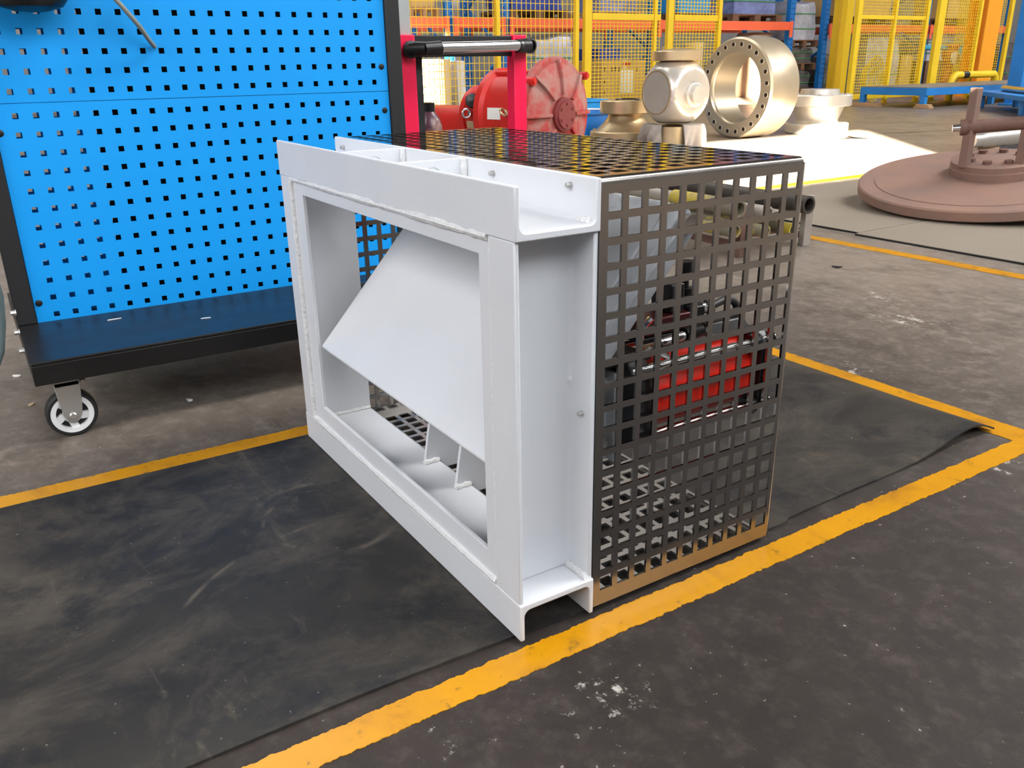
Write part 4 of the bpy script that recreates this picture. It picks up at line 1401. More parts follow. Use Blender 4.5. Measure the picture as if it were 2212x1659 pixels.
# bronze flanged hub, left of the ball
FC = np.array([-8.95, 7.66, 0])
KH = 1.08
M_ = M().lathe(FC, (0, 0, 1), [(r_ * KH, h_q) for r_, h_q in ((0.0, 0.001), (0.475, 0.001), (0.475, 0.24), (0.46, 0.255), (0.40, 0.262), (0.30, 0.36), (0.235, 0.45), (0.23, 0.49), (0.335, 0.50), (0.345, 0.51), (0.345, 0.67), (0.335, 0.68), (0.20, 0.685), (0.0, 0.68))], 56)
FH = thing('flanged_hub', 'tan machined steel hub with two flanges left of the valve ball', 'machined hub', FC)
M_.build('hub_body', BRONZE, FH, smooth=True)
for k in range(10):
    th = 2 * math.pi * k / 10
    M().lathe(FC + np.array([0.47 * math.cos(th), 0.47 * math.sin(th), 0.256]), (0, 0, 1), [(0.022, 0), (0.022, 0.02)], 8).build('hub_bolt', BRONZE, FH)
M().tube([FC + np.array([0.1 + 0.2 * math.cos(t), -0.05 + 0.14 * math.sin(t), 0.695]) for t in np.linspace(0, 4.4, 16)], 0.012, 6).build('cable_tie', BLACKPL, FH, smooth=True)

# flanged spool, right of the ring
SPC = np.array([-8.85, 11.85, 0])
SP = thing('flanged_spool', 'sunlit steel spool with a wide upper flange right of the big ring', 'machined spool', SPC)
M().lathe(SPC, (0, 0, 1), [(0.0, 0.001), (0.50, 0.001), (0.52, 0.02), (0.52, 0.16), (0.50, 0.175), (0.36, 0.18), (0.34, 0.22), (0.42, 0.44), (0.52, 0.45), (0.535, 0.46), (0.535, 0.62), (0.52, 0.635), (0.33, 0.64), (0.31, 0.72), (0.0, 0.72)], 64).build('spool_body', SILVERM, SP, smooth=True)
for k in range(14):
    th = 2 * math.pi * k / 14
    M().lathe(SPC + np.array([0.46 * math.cos(th), 0.46 * math.sin(th), 0.634]), (0, 0, 1), [(0.024, 0), (0.024, 0.014)], 8).build('spool_bolt', SILVERM, SP)
# curled card sheet on the sunlit floor
cs = M()
vs, fs = [], []
for k, zz in ((0, 0.002), (1, 0.008)):
    for i in range(13):
        for j in range(2):
            vs.append((-8.05 + 0.35 * j + 0.02 * i, 10.75 + 0.07 * i, zz + 0.085 * math.exp(-((i - 6) / 2.2) ** 2)))
for k in (0, 1):
    for i in range(12):
        a = k * 26 + i * 2
        fs.append((a, a + 1, a + 3, a + 2) if k else (a, a + 2, a + 3, a + 1))
cs.add(vs, fs)
tag(cs.build('card_sheet', PAPER, smooth=True), 'curled pale card sheet on the sunlit floor below the spool', 'sheet')

# blue bins between gearbox and flanged hub
for (u0, u1, v0, v1, X, m_, lab) in ((1268, 1340, 243, 300, -9.6, BINB, 'bright blue plastic bin on the floor beside the gearbox'), (1268, 1312, 216, 262, -11.2, CYANB, 'teal-blue plastic bin behind the bright blue bin')):
    a, b = at(u0, v0, 0, X), at(u1, v0, 0, X)
    zz = a[2]
    B = thing('storage_bin', lab, 'bin', (X - 0.3, (a[1] + b[1]) / 2, 0))
    bb = M().perf(X - 0.6, X, a[1], b[1], [(X - 0.57, X - 0.03)], [(a[1] + 0.03, b[1] - 0.03)], lambda u, v, t: (u, v, t), 0.03, zz)
    bb.box((X - 0.6, a[1], 0.001), (X, b[1], 0.031))
    bb.build('bin_body', m_, B, bevel=0.006)
    M().perf(X - 0.62, X + 0.02, a[1] - 0.02, b[1] + 0.02, [(X - 0.56, X - 0.04)], [(a[1] + 0.04, b[1] - 0.04)], lambda u, v, t: (u, v, t), zz - 0.04, zz + 0.005).build('bin_rim', m_, B, bevel=0.004)
hz_ = at(1268, 243, 0, -9.6)[2] + 0.022
wp = [(-10.1, at(1262, 243, 0, -9.6)[1], hz_), (-9.9, at(1280, 243, 0, -9.6)[1], hz_ + 0.01), (-9.75, at(1298, 243, 0, -9.6)[1], hz_ + 0.008), (-9.63, at(1314, 243, 0, -9.6)[1], hz_), (-9.57, at(1322, 243, 0, -9.6)[1], hz_ - 0.03), (-9.555, at(1326, 243, 0, -9.6)[1], hz_ - 0.12)]
tag(M().tube(wp, 0.018, 8).build('white_hose', WHITEP, smooth=True), 'white plastic hose lying over the bright blue bin', 'hose')

# ================================================================== YELLOW MESH FENCE
def fence_panel(lab, ya, yb, x, z0, z1, cu, cv, posts, rails, wire=0.012, group='yellow mesh fence panels'):
    """wire panel in the plane x from ya to yb; posts [(y, width)], rails [(z0, z1)]"""
    P_ = thing('mesh_fence', lab, 'fence', (x, (ya + yb) / 2, 0), group)
    w = M()
    n = max(1, int(round((yb - ya) / cu)))
    for i in range(n + 1):
        y = ya + (yb - ya) * i / n
        w.box((x - wire / 2, y - wire / 2, z0), (x + wire / 2, y + wire / 2, z1))
    n2 = max(1, int(round((z1 - z0) / cv)))
    for j in range(n2 + 1):
        z = z0 + (z1 - z0) * j / n2
        w.box((x + wire / 2, ya, z - wire / 2), (x + wire * 1.5, yb, z + wire / 2))
    stuff(w.build('wire_mesh', FENCEY, P_))
    for (y, wd_) in posts:
        M().box((x - 0.06, y - wd_ / 2, 0.0), (x + 0.06, y + wd_ / 2, z1 + 0.05)).build('post', FENCEY, P_, bevel=0.01)
        M().box((x - 0.10, y - wd_ / 2 - 0.04, 0.0), (x + 0.10, y + wd_ / 2 + 0.04, 0.02)).build('foot_plate', FENCEY, P_)
    for (a, b) in rails:
        M().box((x - 0.03, ya, a), (x + 0.03, yb, b)).build('rail', FENCEY, P_, bevel=0.006)
    return P_


XL = -16.0


def yl(u, X=XL, v=100):
    return at(u, v, 0, X)[1]


zr0, zr1 = at(1400, 45, 0, XL)[2], at(1400, 31, 0, XL)[2]
fence_panel('wide yellow mesh fence panel with coarse squares behind the red gearbox', yl(770), yl(1243), XL, 0.15, 3.7, 0.124, 0.155, [(yl(1075), 0.10), (yl(1244), 0.10)], [(0.1, 0.2), (3.65, 3.75)])
fence_panel('yellow mesh gate panel left of the double posts above the valve ball', yl(1272), yl(1418), XL + 0.1, 0.15, 3.7, 0.108, 0.080, [(yl(1268, XL + 0.1), 0.20), (yl(1412, XL + 0.1), 0.09)], [(zr0, zr1), (0.1, 0.2), (3.65, 3.75)], wire=0.014)
fence_panel('narrow yellow mesh panel ending at the open gap before the racks', yl(1448), yl(1549), XL + 0.1, 0.15, 3.7, 0.108, 0.080, [(yl(1444, XL + 0.1), 0.17), (yl(1549, XL + 0.1), 0.10)], [(zr0, zr1), (0.1, 0.2), (3.65, 3.75)], wire=0.014)
XF = -14.3


def yf(u, v=100, X=XF):
    return at(u, v, 0, X)[1]


zq0, zq1 = at(1900, 42, 0, XF)[2], at(1900, 33, 0, XF)[2]
fence_panel('yellow mesh gate panel with mid rail behind the blue platform', yf(1840, 200), yf(1985, 150), XF, 0.2, 3.6, 0.082, 0.075, [(yf(1833, 215), 0.17), (yf(1918, 150), 0.10), (yf(1985, 150), 0.12)], [(zq0, zq1), (0.15, 0.27), (3.55, 3.65)], wire=0.012)
fence_panel('long yellow mesh fence panel beside the orange column', yf(2018), yf(2104), XF, 0.3, 3.6, 0.10, 0.08, [(yf(2015, 150), 0.30), (yf(2105, 100), 0.10)], [(0.25, 0.35), (3.55, 3.65)], wire=0.012)
fence_panel('far right yellow mesh fence panel past the orange column', yf(2192), yf(2290), XF - 2.0, 0.3, 3.6, 0.11, 0.08, [(yf(2178, 60, XF - 2), 0.16)], [(0.25, 0.35), (3.55, 3.65)], wire=0.012)
ga_, gb_ = at(1792, 205, 2, 0), at(1811, 206, 2, 0)
for (p, w_, lab) in ((ga_, 0.22, 'lone yellow fence post by the rack gap'), (gb_, 0.33, 'thick yellow fence post right behind the gate corner')):
    PO = thing('fence_post', lab, 'fence post', (p[0], p[1], 0))
    M().box((p[0] - 0.12, p[1] - w_ / 2, 0), (p[0] + 0.12, p[1] + w_ / 2, 4.6)).build('post_tube', FENCEY, PO, bevel=0.02)
    M().box((p[0] - 0.2, p[1] - w_ / 2 - 0.1, 0), (p[0] + 0.2, p[1] + w_ / 2 + 0.1, 0.03)).build('foot_plate', FENCEY, PO)

# ================================================================== PALLET RACKS
XR, XB = -20.0, -22.2
zb0, zb1 = at(1600, 65, 0, XR)[2], at(1600, 46, 0, XR)[2]
UP = [yl(905, XR) - 3.5, yl(973, XR), yl(1093, XR), yl(1411, XR), yl(1706, XR)]
UPR = [yl(1780, XR), yl(1996, XR), yl(2172, XR)]


def rack(lab, ups, zbeams):
    R_ = thing('pallet_rack', lab, 'rack', (XR - 1.1, (ups[0] + ups[-1]) / 2, 0))
    for y in ups:
        for xx in (XR - 0.08, XB):
            M().perf(y - 0.12, y + 0.12, 0, 5.0, [(y - 0.075, y - 0.045), (y + 0.045, y + 0.075)], [(0.2 + 0.16 * k, 0.26 + 0.16 * k) for k in range(29)], lambda u, v, t: (t, u, v), xx + 0.07, xx + 0.09).build('upright', RACKB, R_)
            M().box((xx - 0.09, y - 0.12, 0), (xx + 0.07, y - 0.10, 5.0)).box((xx - 0.09, y + 0.10, 0), (xx + 0.07, y + 0.12, 5.0)).build('upright_flange', RACKB, R_)
        zz = 0.3
        k = 0
        while zz < 4.6:
            a, b = ((XR - 0.1, y, zz), (XB + 0.1, y, zz + 1.2)) if k % 2 else ((XB + 0.1, y, zz), (XR - 0.1, y, zz + 1.2))
            M().beam(a, b, 0.07, 0.09, up=(0, 1, 0)).build('brace', RACKB, R_)
            zz += 1.2
            k += 1
    for i in range(len(ups) - 1):
        a, b = ups[i] + 0.12, ups[i + 1] - 0.12
        for (z0, z1) in zbeams:
            for xx in (XR, XB - 0.05):
                M().box((xx, a, z0), (xx + 0.10, b, z1)).build('beam', BEAMO, R_, bevel=0.012)
                for yy in (a, b - 0.03):
                    M().box((xx + 0.10, yy - 0.05, z0 - 0.22), (xx + 0.125, yy + 0.09, z1 + 0.02)).build('beam_bracket', BEAMO, R_)
    return R_


rack('long blue and orange pallet rack behind the left mesh fence', UP, [(zb0, zb1), (zb0 + 2.3, zb1 + 2.3)])
rack('blue and orange pallet rack bays behind the right mesh fence', UPR, [(zb0 - 0.05, zb1 - 0.05), (zb0 + 2.3, zb1 + 2.3)])


def pallet(y0, y1, z, X0, X1, m_, lab, grp='wooden pallets on the racks'):
    P_ = thing('pallet', lab, 'pallet', ((X0 + X1) / 2, (y0 + y1) / 2, z), grp)
    h = 0.23
    n = 7
    for i in range(n):
        a = X1 + (X0 - X1) * (i + 0.06) / n
        b = X1 + (X0 - X1) * (i + 0.9) / n
        M().box((a, y0, z + h - 0.04), (b, y1, z + h)).build('deck_board', m_, P_)
    for f in (0, 0.44, 0.88):
        ya = y0 + (y1 - y0) * f
        yb_ = ya + (y1 - y0) * 0.12
        for g in (0.0, 0.42, 0.85):
            xa = X1 + (X0 - X1) * g
            M().box((xa, ya, z + 0.05), (xa + (X0 - X1) * 0.15, yb_, z + h - 0.08)).build('block', m_, P_)
        M().box((X1, ya, z), (X0, yb_, z + 0.05)).build('skid', m_, P_)
        M().box((X1, ya, z + h - 0.08), (X0, yb_, z + h - 0.04)).build('stringer', m_, P_)
    return z + h


def carton(y0, y1, z0, z1, X0, X1, m_, lab, name='carton', cat='box', grp=None, flaps=True):
    C_ = thing(name, lab, cat, ((X0 + X1) / 2, (y0 + y1) / 2, z0), grp)
    M().box((X1, y0, z0), (X0, y1, z1)).build('box_body', m_, C_, bevel=0.02)
    if flaps:
        M().box((X1 + 0.02, (y0 + y1) / 2 - 0.07, z1), (X0 + 0.004, (y0 + y1) / 2 + 0.07, z1 + 0.008)).build('tape', CARDP, C_)
        M().box((X0, (y0 + y1) / 2 - 0.07, z1 - 0.3 * (z1 - z0)), (X0 + 0.006, (y0 + y1) / 2 + 0.07, z1 + 0.008)).build('tape', CARDP, C_)
    return C_


def bundle(y0, y1, z0, z1, X0, X1, m_, lab, seed, name='wrapped_bundle', cat='bundle', grp=None, lumps=2):
    """soft-cornered wrapped load: a lumpy block"""
    rnd = random.Random(seed)
    m2 = M()
    n = 14
    vs, fs = [], []
    a = [rnd.uniform(0, 6.3) for _ in range(6)]
    for face in range(1):
        pass
    ring_ = []
    N = 40
    Z = 10
    for j in range(Z + 1):
        s_ = j / Z
        sh_ = 1 - 0.10 * max(0, (s_ - 0.75) / 0.25) ** 2
        for i in range(N):
            t = 2 * math.pi * i / N
            c_, d_ = math.cos(t), math.sin(t)
            q = 1.0 / max(abs(c_), abs(d_)) ** 0.86
            w_ = 1 + 0.03 * math.sin(3 * t + a[0] + 5 * s_) + 0.025 * math.sin(7 * t + a[1] - 8 * s_)
            x_ = (X0 + X1) / 2 + abs(X0 - X1) / 2 * c_ * q * w_ * sh_ * 0.97
            y_ = (y0 + y1) / 2 + (y1 - y0) / 2 * d_ * q * w_ * sh_ * 0.97
            z_ = z0 + (z1 - z0) * s_ + (0.05 * math.sin(lumps * t + a[2]) * (z1 - z0) if j == Z else 0)
            vs.append((x_, y_, z_))
    for j in range(Z):
        for i in range(N):
            fs.append((j * N + i, j * N + (i + 1) % N, (j + 1) * N + (i + 1) % N, (j + 1) * N + i))
    vs.append(((X0 + X1) / 2, (y0 + y1) / 2, z0))
    vs.append(((X0 + X1) / 2, (y0 + y1) / 2, z1 + 0.04 * (z1 - z0)))
    for i in range(N):
        fs.append(((Z + 1) * N, (i + 1) % N, i))
        fs.append(((Z + 1) * N + 1, Z * N + i, Z * N + (i + 1) % N))
    m2.add(vs, fs)
    B_ = thing(name, lab, cat, ((X0 + X1) / 2, (y0 + y1) / 2, z0), grp)
    m2.build('wrapped_load', m_, B_, smooth=True)
    for f in (0.3, 0.7):
        zc_ = z0 + (z1 - z0) * f
        pts = []
        for i in range(N + 1):
            t = 2 * math.pi * i / N
            c_, d_ = math.cos(t), math.sin(t)
            q = 1.0 / max(abs(c_), abs(d_)) ** 0.86
            w_ = 1.01 + 0.03 * math.sin(3 * t + a[0] + 5 * f) + 0.025 * math.sin(7 * t + a[1] - 8 * f)
            pts.append(((X0 + X1) / 2 + abs(X0 - X1) / 2 * c_ * q * w_ * 0.975, (y0 + y1) / 2 + (y1 - y0) / 2 * d_ * q * w_ * 0.975, zc_))
        M().tube(pts, 0.018, 5).build('strap', GLASSW, B_)
    return B_


def pr(u, X=XR):
    return at(u, 100, 0, X)[1]


def pz(v, u, X=XR):
    return at(u, v, 0, X)[2]


XI = XR - 0.1
XO = XR - 1.7
zs_ = zb1 + 0.001
# loads on the upper beams, left to right
for (ua, ub, m_, lab, top) in (
        (884, 966, WOOD, 'sunlit wooden pallet on the rack above the cart handle', ('carton', CARD, 'brown carton on the pallet left of the white pillar', 2.0)),
        (1100, 1240, WOODD, 'dark pallet carrying navy crates on the rack', ('bundle', CRATEB, 'stack of navy blue wrapped goods above the red gearbox', 1.2)),
        (1292, 1398, WOOD, 'pallet carrying pale wrapped goods above the printed carton', ('bundle', WRAPB, 'pale blue wrapped goods on the rack behind the yellow gate', 1.3)),
        (1462, 1548, WOODD, 'pallet under the cyan box on the rack', ('carton', CYANB, 'cyan box on the rack left of the fence gap', 1.1)),
        (1578, 1694, WOODD, 'weathered pallet on the beam in the fence gap', ('bundle', WRAPB, 'bluish sacks in film on the pallet in the fence gap', 1.3)),
        (1800, 1930, WOODD, 'dark pallet on the rack behind the right gate', ('carton', CARD, 'tan carton on the rack behind the right gate', 1.2)),
        (2040, 2120, WOODD, 'dark pallet left of the orange column', ('carton', CARD, 'large yellow-brown carton on the rack left of the orange column', 2.2)),
        ):
    h_ = pallet(pr(ua) + 0.12, pr(ub) - 0.12, zs_, XI, XO, m_, lab)
    k, mm, lb2, hh = top
    if k == 'carton':
        carton(pr(ua) + 0.2, pr(ub) - 0.2, h_ + 0.001, h_ + hh, XI - 0.1, XO, mm, lb2)
    else:
        bundle(pr(ua) + 0.22, pr(ub) - 0.22, h_ + 0.001, h_ + hh, XI - 0.1, XO, mm, lb2, hash(lb2) % 97 if False else len(lb2))
# things standing on the floor under the beams
XC = XR + 0.9
PC = carton(pr(1302, XC), pr(1396, XC), 0.001, pz(130, 1350, XC), XC, XC - 1.4, CARD, 'large brown carton with red print and a white sheet behind the gate')


def sticker(par, X, u0, v0, u1, v1, m_, name):
    a, b = at(u0, v0, 0, X), at(u1, v1, 0, X)
    M().box((X, a[1], b[2]), (X + 0.008, b[1], a[2])).build(name, m_, par)


sticker(PC, XC, 1341, 152, 1366, 200, PAPER, 'paper_sheet')
for (u, w_) in ((1345, 3), (1350, 4), (1356, 3), (1361, 2)):
    sticker(PC, XC, u, 134, u + w_, 141, REDINK, 'red_print')
for (u, v) in ((1321, 146), (1328, 145), (1336, 146), (1305, 146), (1305, 172), (1305, 196), (1375, 146)):
    sticker(PC, XC, u, v, u + 3, v + 8, BLKINK, 'black_print')
bundle(pr(1160), pr(1246), 0.001, pz(78, 1200), XI, XO, WRAP, 'tall grey film-wrapped load behind the gearbox', 11)
carton(pr(1300), pr(1345), pz(130, 1320), pz(104, 1320), XI, XO + 0.4, CRATEB, 'navy crate behind the printed carton', name='crate', cat='crate', flaps=False)
cs1 = carton(pr(918, -18.6), pr(972, -18.6), 0.001, pz(128, 945, -18.6), -18.6, -19.8, CARDP, 'pale sunlit carton seen through the cart handle')
carton(pr(986, -18.8), pr(1002, -18.8), 0.001, pz(131, 1000, -18.8), -18.8, -19.6, PAPER, 'narrow white box beside the sunlit carton', flaps=False)
M_p = M().box((-23.9, pr(982, -23.3), 0), (-23.3, pr(1012, -23.3), 18.9)).box((-24.0, pr(980, -23.3), 0), (-23.2, pr(1014, -23.3), 0.4))
struct(M_p.build('wall_pillar', WHITEW), 'white pillar between two rack bays')
# beige paper rolls on a low bench
for (u, v0, r, lab) in ((1440, 100, 0.16, 'shorter beige paper roll standing left above the valve ball'), (1499, 92, 0.235, 'thicker beige paper roll standing right above the valve ball')):
    X = -17.6
    c_ = at(u, 130, 0, X)
    RL = thing('paper_roll', lab, 'paper roll', (X, c_[1], 0.75), 'beige paper rolls')
    zt_ = pz(v0, u, X)
    M().lathe((X, c_[1], 0.75), (0, 0, 1), [(0.05, 0.0), (r, 0.0), (r, zt_ - 0.75), (0.05, zt_ - 0.75)], 32, closed=True).build('roll', CARDP, RL, smooth=True)
    M().lathe((X, c_[1], 0.75), (0, 0, 1), [(0.035, 0.0), (0.0495, 0.0), (0.0495, zt_ - 0.73), (0.035, zt_ - 0.73)], 20, closed=True).build('core', CARD, RL, smooth=True)
BN = thing('bench', 'low bench carrying the beige paper rolls', 'bench', (-17.6, pr(1475, -17.6), 0))
ya_, yb_ = pr(1425, -17.6), pr(1525, -17.6)
M().box((-18.0, ya_, 0.70), (-17.2, yb_, 0.749)).build('bench_top', WOOD, BN)
for xx in (-17.95, -17.3):
    for yy in (ya_ + 0.02, yb_ - 0.1):
        M().box((xx, yy, 0), (xx + 0.08, yy + 0.08, 0.70)).build('leg', WOOD, BN)
# brown drum bag in the gap
dcx, dcy = -20.75, UP[-1] - 0.95
DB = thing('fibre_drum', 'bulging brown fibre drum under the beam in the fence gap', 'drum', (dcx, dcy, 0.001))
zt_ = zb0 - 0.04
M().lathe((dcx, dcy, 0.001), (0, 0, 1), [(0.0, 0), (0.5, 0.0), (0.52, 0.05), (0.58, zt_ * 0.5), (0.60, zt_ * 0.8), (0.58, zt_ - 0.06), (0.53, zt_ - 0.02), (0, zt_)], 40).build('drum_body', BAGB, DB, smooth=True)
M().lathe((dcx, dcy, zt_ - 0.15), (0, 0, 1), [(0.58, 0), (0.612, 0.0), (0.612, 0.05), (0.58, 0.05)], 40, closed=True).build('hoop', ZINC, DB, smooth=True)
# pallets of wrapped goods between the two racks
Xg = -20.7
for k, (v0, v1, m_, lab) in enumerate(((152, 196, WRAPD, 'lowest dark wrapped load between the rack uprights'), (104, 140, WRAPD, 'middle dark wrapped load between the rack uprights'), (8, 60, WRAP, 'topmost torn plastic load between the rack uprights'))):
    z0 = 0.0 if k == 0 else top_ + 0.03
    hh = pallet(UP[-1] + 0.2, UPR[0] - 0.2, z0, Xg + 0.6, Xg - 0.6, WOODD, ['bottom', 'middle', 'top'][k] + ' dark pallet between the two rack uprights', 'stacked pallets in the gap')
    top_ = pz(v0, 1740, Xg)
    bundle(UP[-1] + 0.26, UPR[0] - 0.26, hh, pz(v0, 1740, Xg), Xg + 0.5, Xg - 0.6, m_, lab, 31 + k)
# right bays
b1, b2, b3 = UPR
bundle(b1 + 0.3, b1 + 2.0, 0.001, pz(118, 1840), XI, XO, WRAPD, 'dark wrapped goods on the floor at the right gate', 41)
bundle(b1 + 2.5, b2 - 1.2, 0.001, pz(75, 1950), XI, XO, WRAP, 'pale film-wrapped load behind the right gate', 42)
carton(b2 - 1.0, b2 - 0.3, 0.001, pz(120, 1975), XI - 0.1, XI - 1.0, CARD, 'small brown carton low behind the right gate')
carton(b2 + 0.6, b2 + 3.4, 0.001, pz(130, 2070), XI - 0.1, XO, WOODD, 'dark brown crate left of the orange column', name='crate', cat='crate', flaps=False)
bundle(b2 + 0.7, b2 + 3.3, pz(130, 2070) + 0.002, pz(75, 2070), XI - 0.2, XO + 0.1, WRAP, 'grey wrapped load on the dark brown crate', 43)
bundle(b3 + 0.4, b3 + 2.4, 0.001, pz(95, 2200), XI, XO, WRAPD, 'dark wrapped goods right of the orange column', 44)
for k, (yy, zz) in enumerate(((b1 + 0.22, 0.0), (b2 - 0.25, 0.0), (b2 + 1.9, 0.0), (b3 + 0.3, 0.0))):
    pass
# coil of yellow hose hanging inside the right gate
Xh = XF - 0.6
hc_ = at(1893, 140, 0, Xh)
CO = thing('hose_coil', 'big coil of yellow hose leaning inside the right gate', 'hose coil', (Xh, hc_[1], 0))
for k in range(7):
    rz = 0.62 - 0.045 * k
    M().tube([(Xh - 0.05 * k, hc_[1] + rz * 0.62 * math.cos(t), 0.64 + rz * math.sin(t)) for t in np.linspace(0, 2 * math.pi, 40)], 0.018, 6).build('hose_turn', COIL, CO, smooth=True)
# terracotta valve with cyan pipes
Xv = XF - 1.55
vc = at(2052, 110, 0, Xv)
VA = thing('pipe_valve', 'terracotta valve body with cyan pipes left of the orange column', 'valve', (Xv, vc[1], 0))
zc_ = vc[2]
M().lathe((Xv, vc[1], 0), (0, 0, 1), [(0.0, 0.0), (0.26, 0.0), (0.26, 0.10), (0.15, 0.12), (0.15, zc_ - 0.3), (0.22, zc_ - 0.2), (0.22, zc_ + 0.1), (0.30, zc_ + 0.12), (0.30, zc_ + 0.2), (0.0, zc_ + 0.22)], 32).build('valve_body', TERRA, VA, smooth=True)
ye_ = at(1995, 100, 0, Xv)[1]
M().cyl((Xv, vc[1] - 0.2, zc_ + 0.1), (Xv, ye_, zc_ + 0.1), 0.075, 16).build('pipe', PIPEC, VA, smooth=True)
M().tube([(Xv, vc[1] + 0.2, zc_ - 0.15), (Xv, vc[1] + 0.5, zc_ - 0.1), (Xv, vc[1] + 0.65, zc_ + 0.1), (Xv, vc[1] + 0.85, zc_ + 0.25)], 0.07, 12).build('pipe', PIPEC, VA, smooth=True)
M().lathe((Xv + 0.2, vc[1] - 0.05, zc_ - 0.22), (1, 0, 0), [(0.0, 0), (0.20, 0.0), (0.20, 0.08), (0, 0.1)], 28).build('hand_wheel', PAPER, VA, smooth=True)

# ================================================================== ORANGE COLUMN, BARRIER, BLUE PLATFORMS
XCL = XF - 0.75
c0, c1 = at(2112, 150, 0, XCL + 0.3)[1], at(2142, 150, 0, XCL + 0.3)[1]
CM = M().box((XCL + 0.28, c0, 0), (XCL + 0.32, c1, 18.9)).box((XCL - 0.30, c0, 0), (XCL - 0.26, c1, 18.9)).box((XCL - 0.27, (c0 + c1) / 2 - 0.02, 0), (XCL + 0.29, (c0 + c1) / 2 + 0.02, 18.9))
CMo = CM.build('wall_column', COLO, bevel=0.006)
struct(CMo, 'tall orange-yellow steel building column by the right fence')
M().box((XCL - 0.40, c0 - 0.10, 0), (XCL + 0.36, c1 + 0.10, 0.05)).build('base_plate', COLO, CMo)

bx = XF + 0.27
b0_, b1_ = at(2055, 170, 0, bx), at(2128, 160, 0, bx)
BA = thing('pipe_barrier', 'yellow bent pipe barrier with black band beside the orange column', 'barrier', (bx, b0_[1], 0))
zz_ = b1_[2]
pts = [(bx, b0_[1], 0.0), (bx, b0_[1], zz_ - 0.25)] + [(bx, b0_[1] + 0.25 - 0.25 * math.cos(t), zz_ - 0.25 + 0.25 * math.sin(t)) for t in np.linspace(0.2, math.pi / 2, 7)]
yb1, yb2 = at(2077, 163, 0, bx)[1], at(2089, 163, 0, bx)[1]
M().tube(pts + [(bx, yb1, zz_)], 0.10, 14).build('bent_pipe', FENCEY, BA, smooth=True)
M().cyl((bx, yb1, zz_), (bx, yb2, zz_), 0.102, 16).build('black_band', BLACKPL, BA, smooth=True)
M().tube([(bx, yb2, zz_), (bx, yb2 + 1.4, zz_), (bx, yb2 + 1.5, zz_ - 0.1), (bx, yb2 + 1.52, 0)], 0.10, 14).build('bent_pipe', FENCEY, BA, smooth=True)

PF = thing('low_platform', 'low blue steel platform with worn top standing before the right fence', 'platform', (-12.9, 24.3, 0))
px0, px1, py0, py1, ptz = -13.85, -11.95, 19.7, 29.0, 0.50
M().box((px0, py0, ptz - 0.02), (px1, py1, ptz)).build('deck', PLATT, PF)
for (a, b) in (((px0, py0, ptz - 0.20), (px1, py0 + 0.06, ptz - 0.021)), ((px1 - 0.06, py0 + 0.061, ptz - 0.20), (px1, py1, ptz - 0.021)), ((px0, py0 + 0.061, ptz - 0.20), (px0 + 0.06, py1, ptz - 0.021))):
    M().box(a, b).build('edge_beam', PLATB, PF, bevel=0.006)
for (x, y) in ((px0, py0), (px1 - 0.16, py0), (px1 - 0.16, py0 + 3.0), (px1 - 0.16, py0 + 6.0), (px0, py0 + 6.0)):
    M().box((x, y, 0.101 if y < py0 + 0.1 else 0.0), (x + 0.13, y + 0.13, ptz - 0.2)).build('leg', PLATB, PF, bevel=0.006)
for (x, y, lab, L) in ((px1 - 0.08, py0 + 0.08, 'short wooden block under the near corner leg of the blue platform', 0.42), (px0 + 0.2, py0 + 0.05, 'long wooden batten under the left leg of the blue platform', 0.95)):
    tag(M().box((x - L / 2, y - 0.10, 0), (x + L / 2, y + 0.10, 0.055)).box((x - L / 2 + 0.04, y - 0.09, 0.0552), (x + L / 2 - 0.04, y + 0.09, 0.10)).build('wood_block', WOOD, bevel=0.006), lab, 'wood block', 'wood blocks under the platform')
t0_, t1_ = at(2108, 232, 2, 0), at(2198, 250, 2, 0)
TB = thing('low_trestle', 'blue steel trestle with a bright shaft on top at the right photo edge', 'trestle', ((t0_[0] + t1_[0]) / 2, (t0_[1] + t1_[1]) / 2, 0))
td = t1_ - t0_
td /= np.linalg.norm(td)
tn = np.array([td[1], -td[0], 0])
if np.dot(tn, t0_ - CP) < 0:
    tn = -tn
tz = 0.40
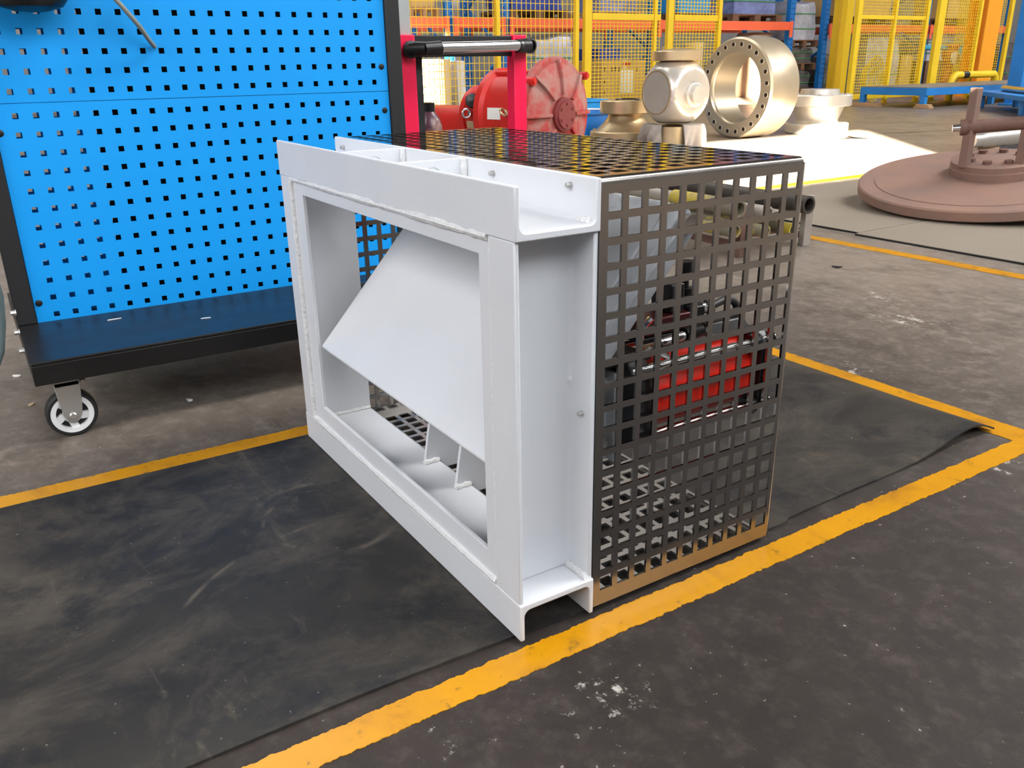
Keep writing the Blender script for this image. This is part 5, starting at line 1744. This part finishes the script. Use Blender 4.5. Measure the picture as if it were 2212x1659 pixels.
M().obox((t0_ + t1_) / 2 + td * 0.5 + tn * 0.5 + np.array([0, 0, tz - 0.05]), (td, tn, (0, 0, 1)), (4.9, 1.1, 0.10)).build('table_top', PLATB, TB, bevel=0.008)
for (p, w_) in ((t0_ + tn * 0.1, 0.14), (t1_ + tn * 0.1, 0.26), (t0_ + tn * 0.9, 0.14), (t1_ + tn * 0.9, 0.26)):
    M().obox(p + np.array([0, 0, (tz - 0.10) / 2]), (td, tn, (0, 0, 1)), (w_, 0.14, tz - 0.10)).build('leg', PLATB, TB, bevel=0.01)
s0 = t0_ + td * 0.75 + tn * 0.35
tag(M().lathe((s0[0], s0[1], tz + 0.072), td, [(0.0, 0), (0.05, 0), (0.06, 0.03), (0.07, 0.04), (0.07, 2.2), (0, 2.2)], 24).build('shaft', CHROME, smooth=True), 'bright steel shaft lying on the blue trestle', 'shaft')
up_ = at(2208, 120, 0, -11.2)
tag(M().box((-11.4, up_[1] - 0.1, 0), (-11.05, up_[1] + 0.3, 3.2)).box((-11.5, up_[1] - 0.2, 0), (-10.95, up_[1] + 0.4, 0.05)).build('blue_post', PLATB, bevel=0.01), 'blue machine post at the upper right photo edge', 'post')

# ================================================================== SMALL DEBRIS
for (u, v, r, m_, lab, cat) in ((410, 866, 0.013, WHITEP, 'small white plastic chip on the floor below the trolley', 'chip'), (36, 814, 0.016, PAPER, 'scrap of white paper on the floor left of the castor', 'scrap'), (1806, 578, 0.03, BLKEDGE, 'black rubber scrap on the floor right of the cage', 'scrap'), (68, 876, 0.014, CARDP, 'tan splinter on the floor behind the castor', 'splinter')):
    p = at(u, v, 2, 0)
    m2 = M()
    n = 9
    rnd = random.Random(u)
    ang = rnd.uniform(0, 3)
    poly = [(r * rnd.uniform(0.7, 1.3) * math.cos(2 * math.pi * k / n), r * (0.35 if cat != 'chip' else 0.8) * rnd.uniform(0.7, 1.3) * math.sin(2 * math.pi * k / n)) for k in range(n)]
    ca, sa = math.cos(ang), math.sin(ang)
    m2.prism(poly, lambda a, b, t: (p[0] + a * ca - b * sa, p[1] + a * sa + b * ca, t + 0.15 * a * a / r), 0.0005, 0.006)
    tag(m2.build('floor_' + cat, m_), lab, cat)
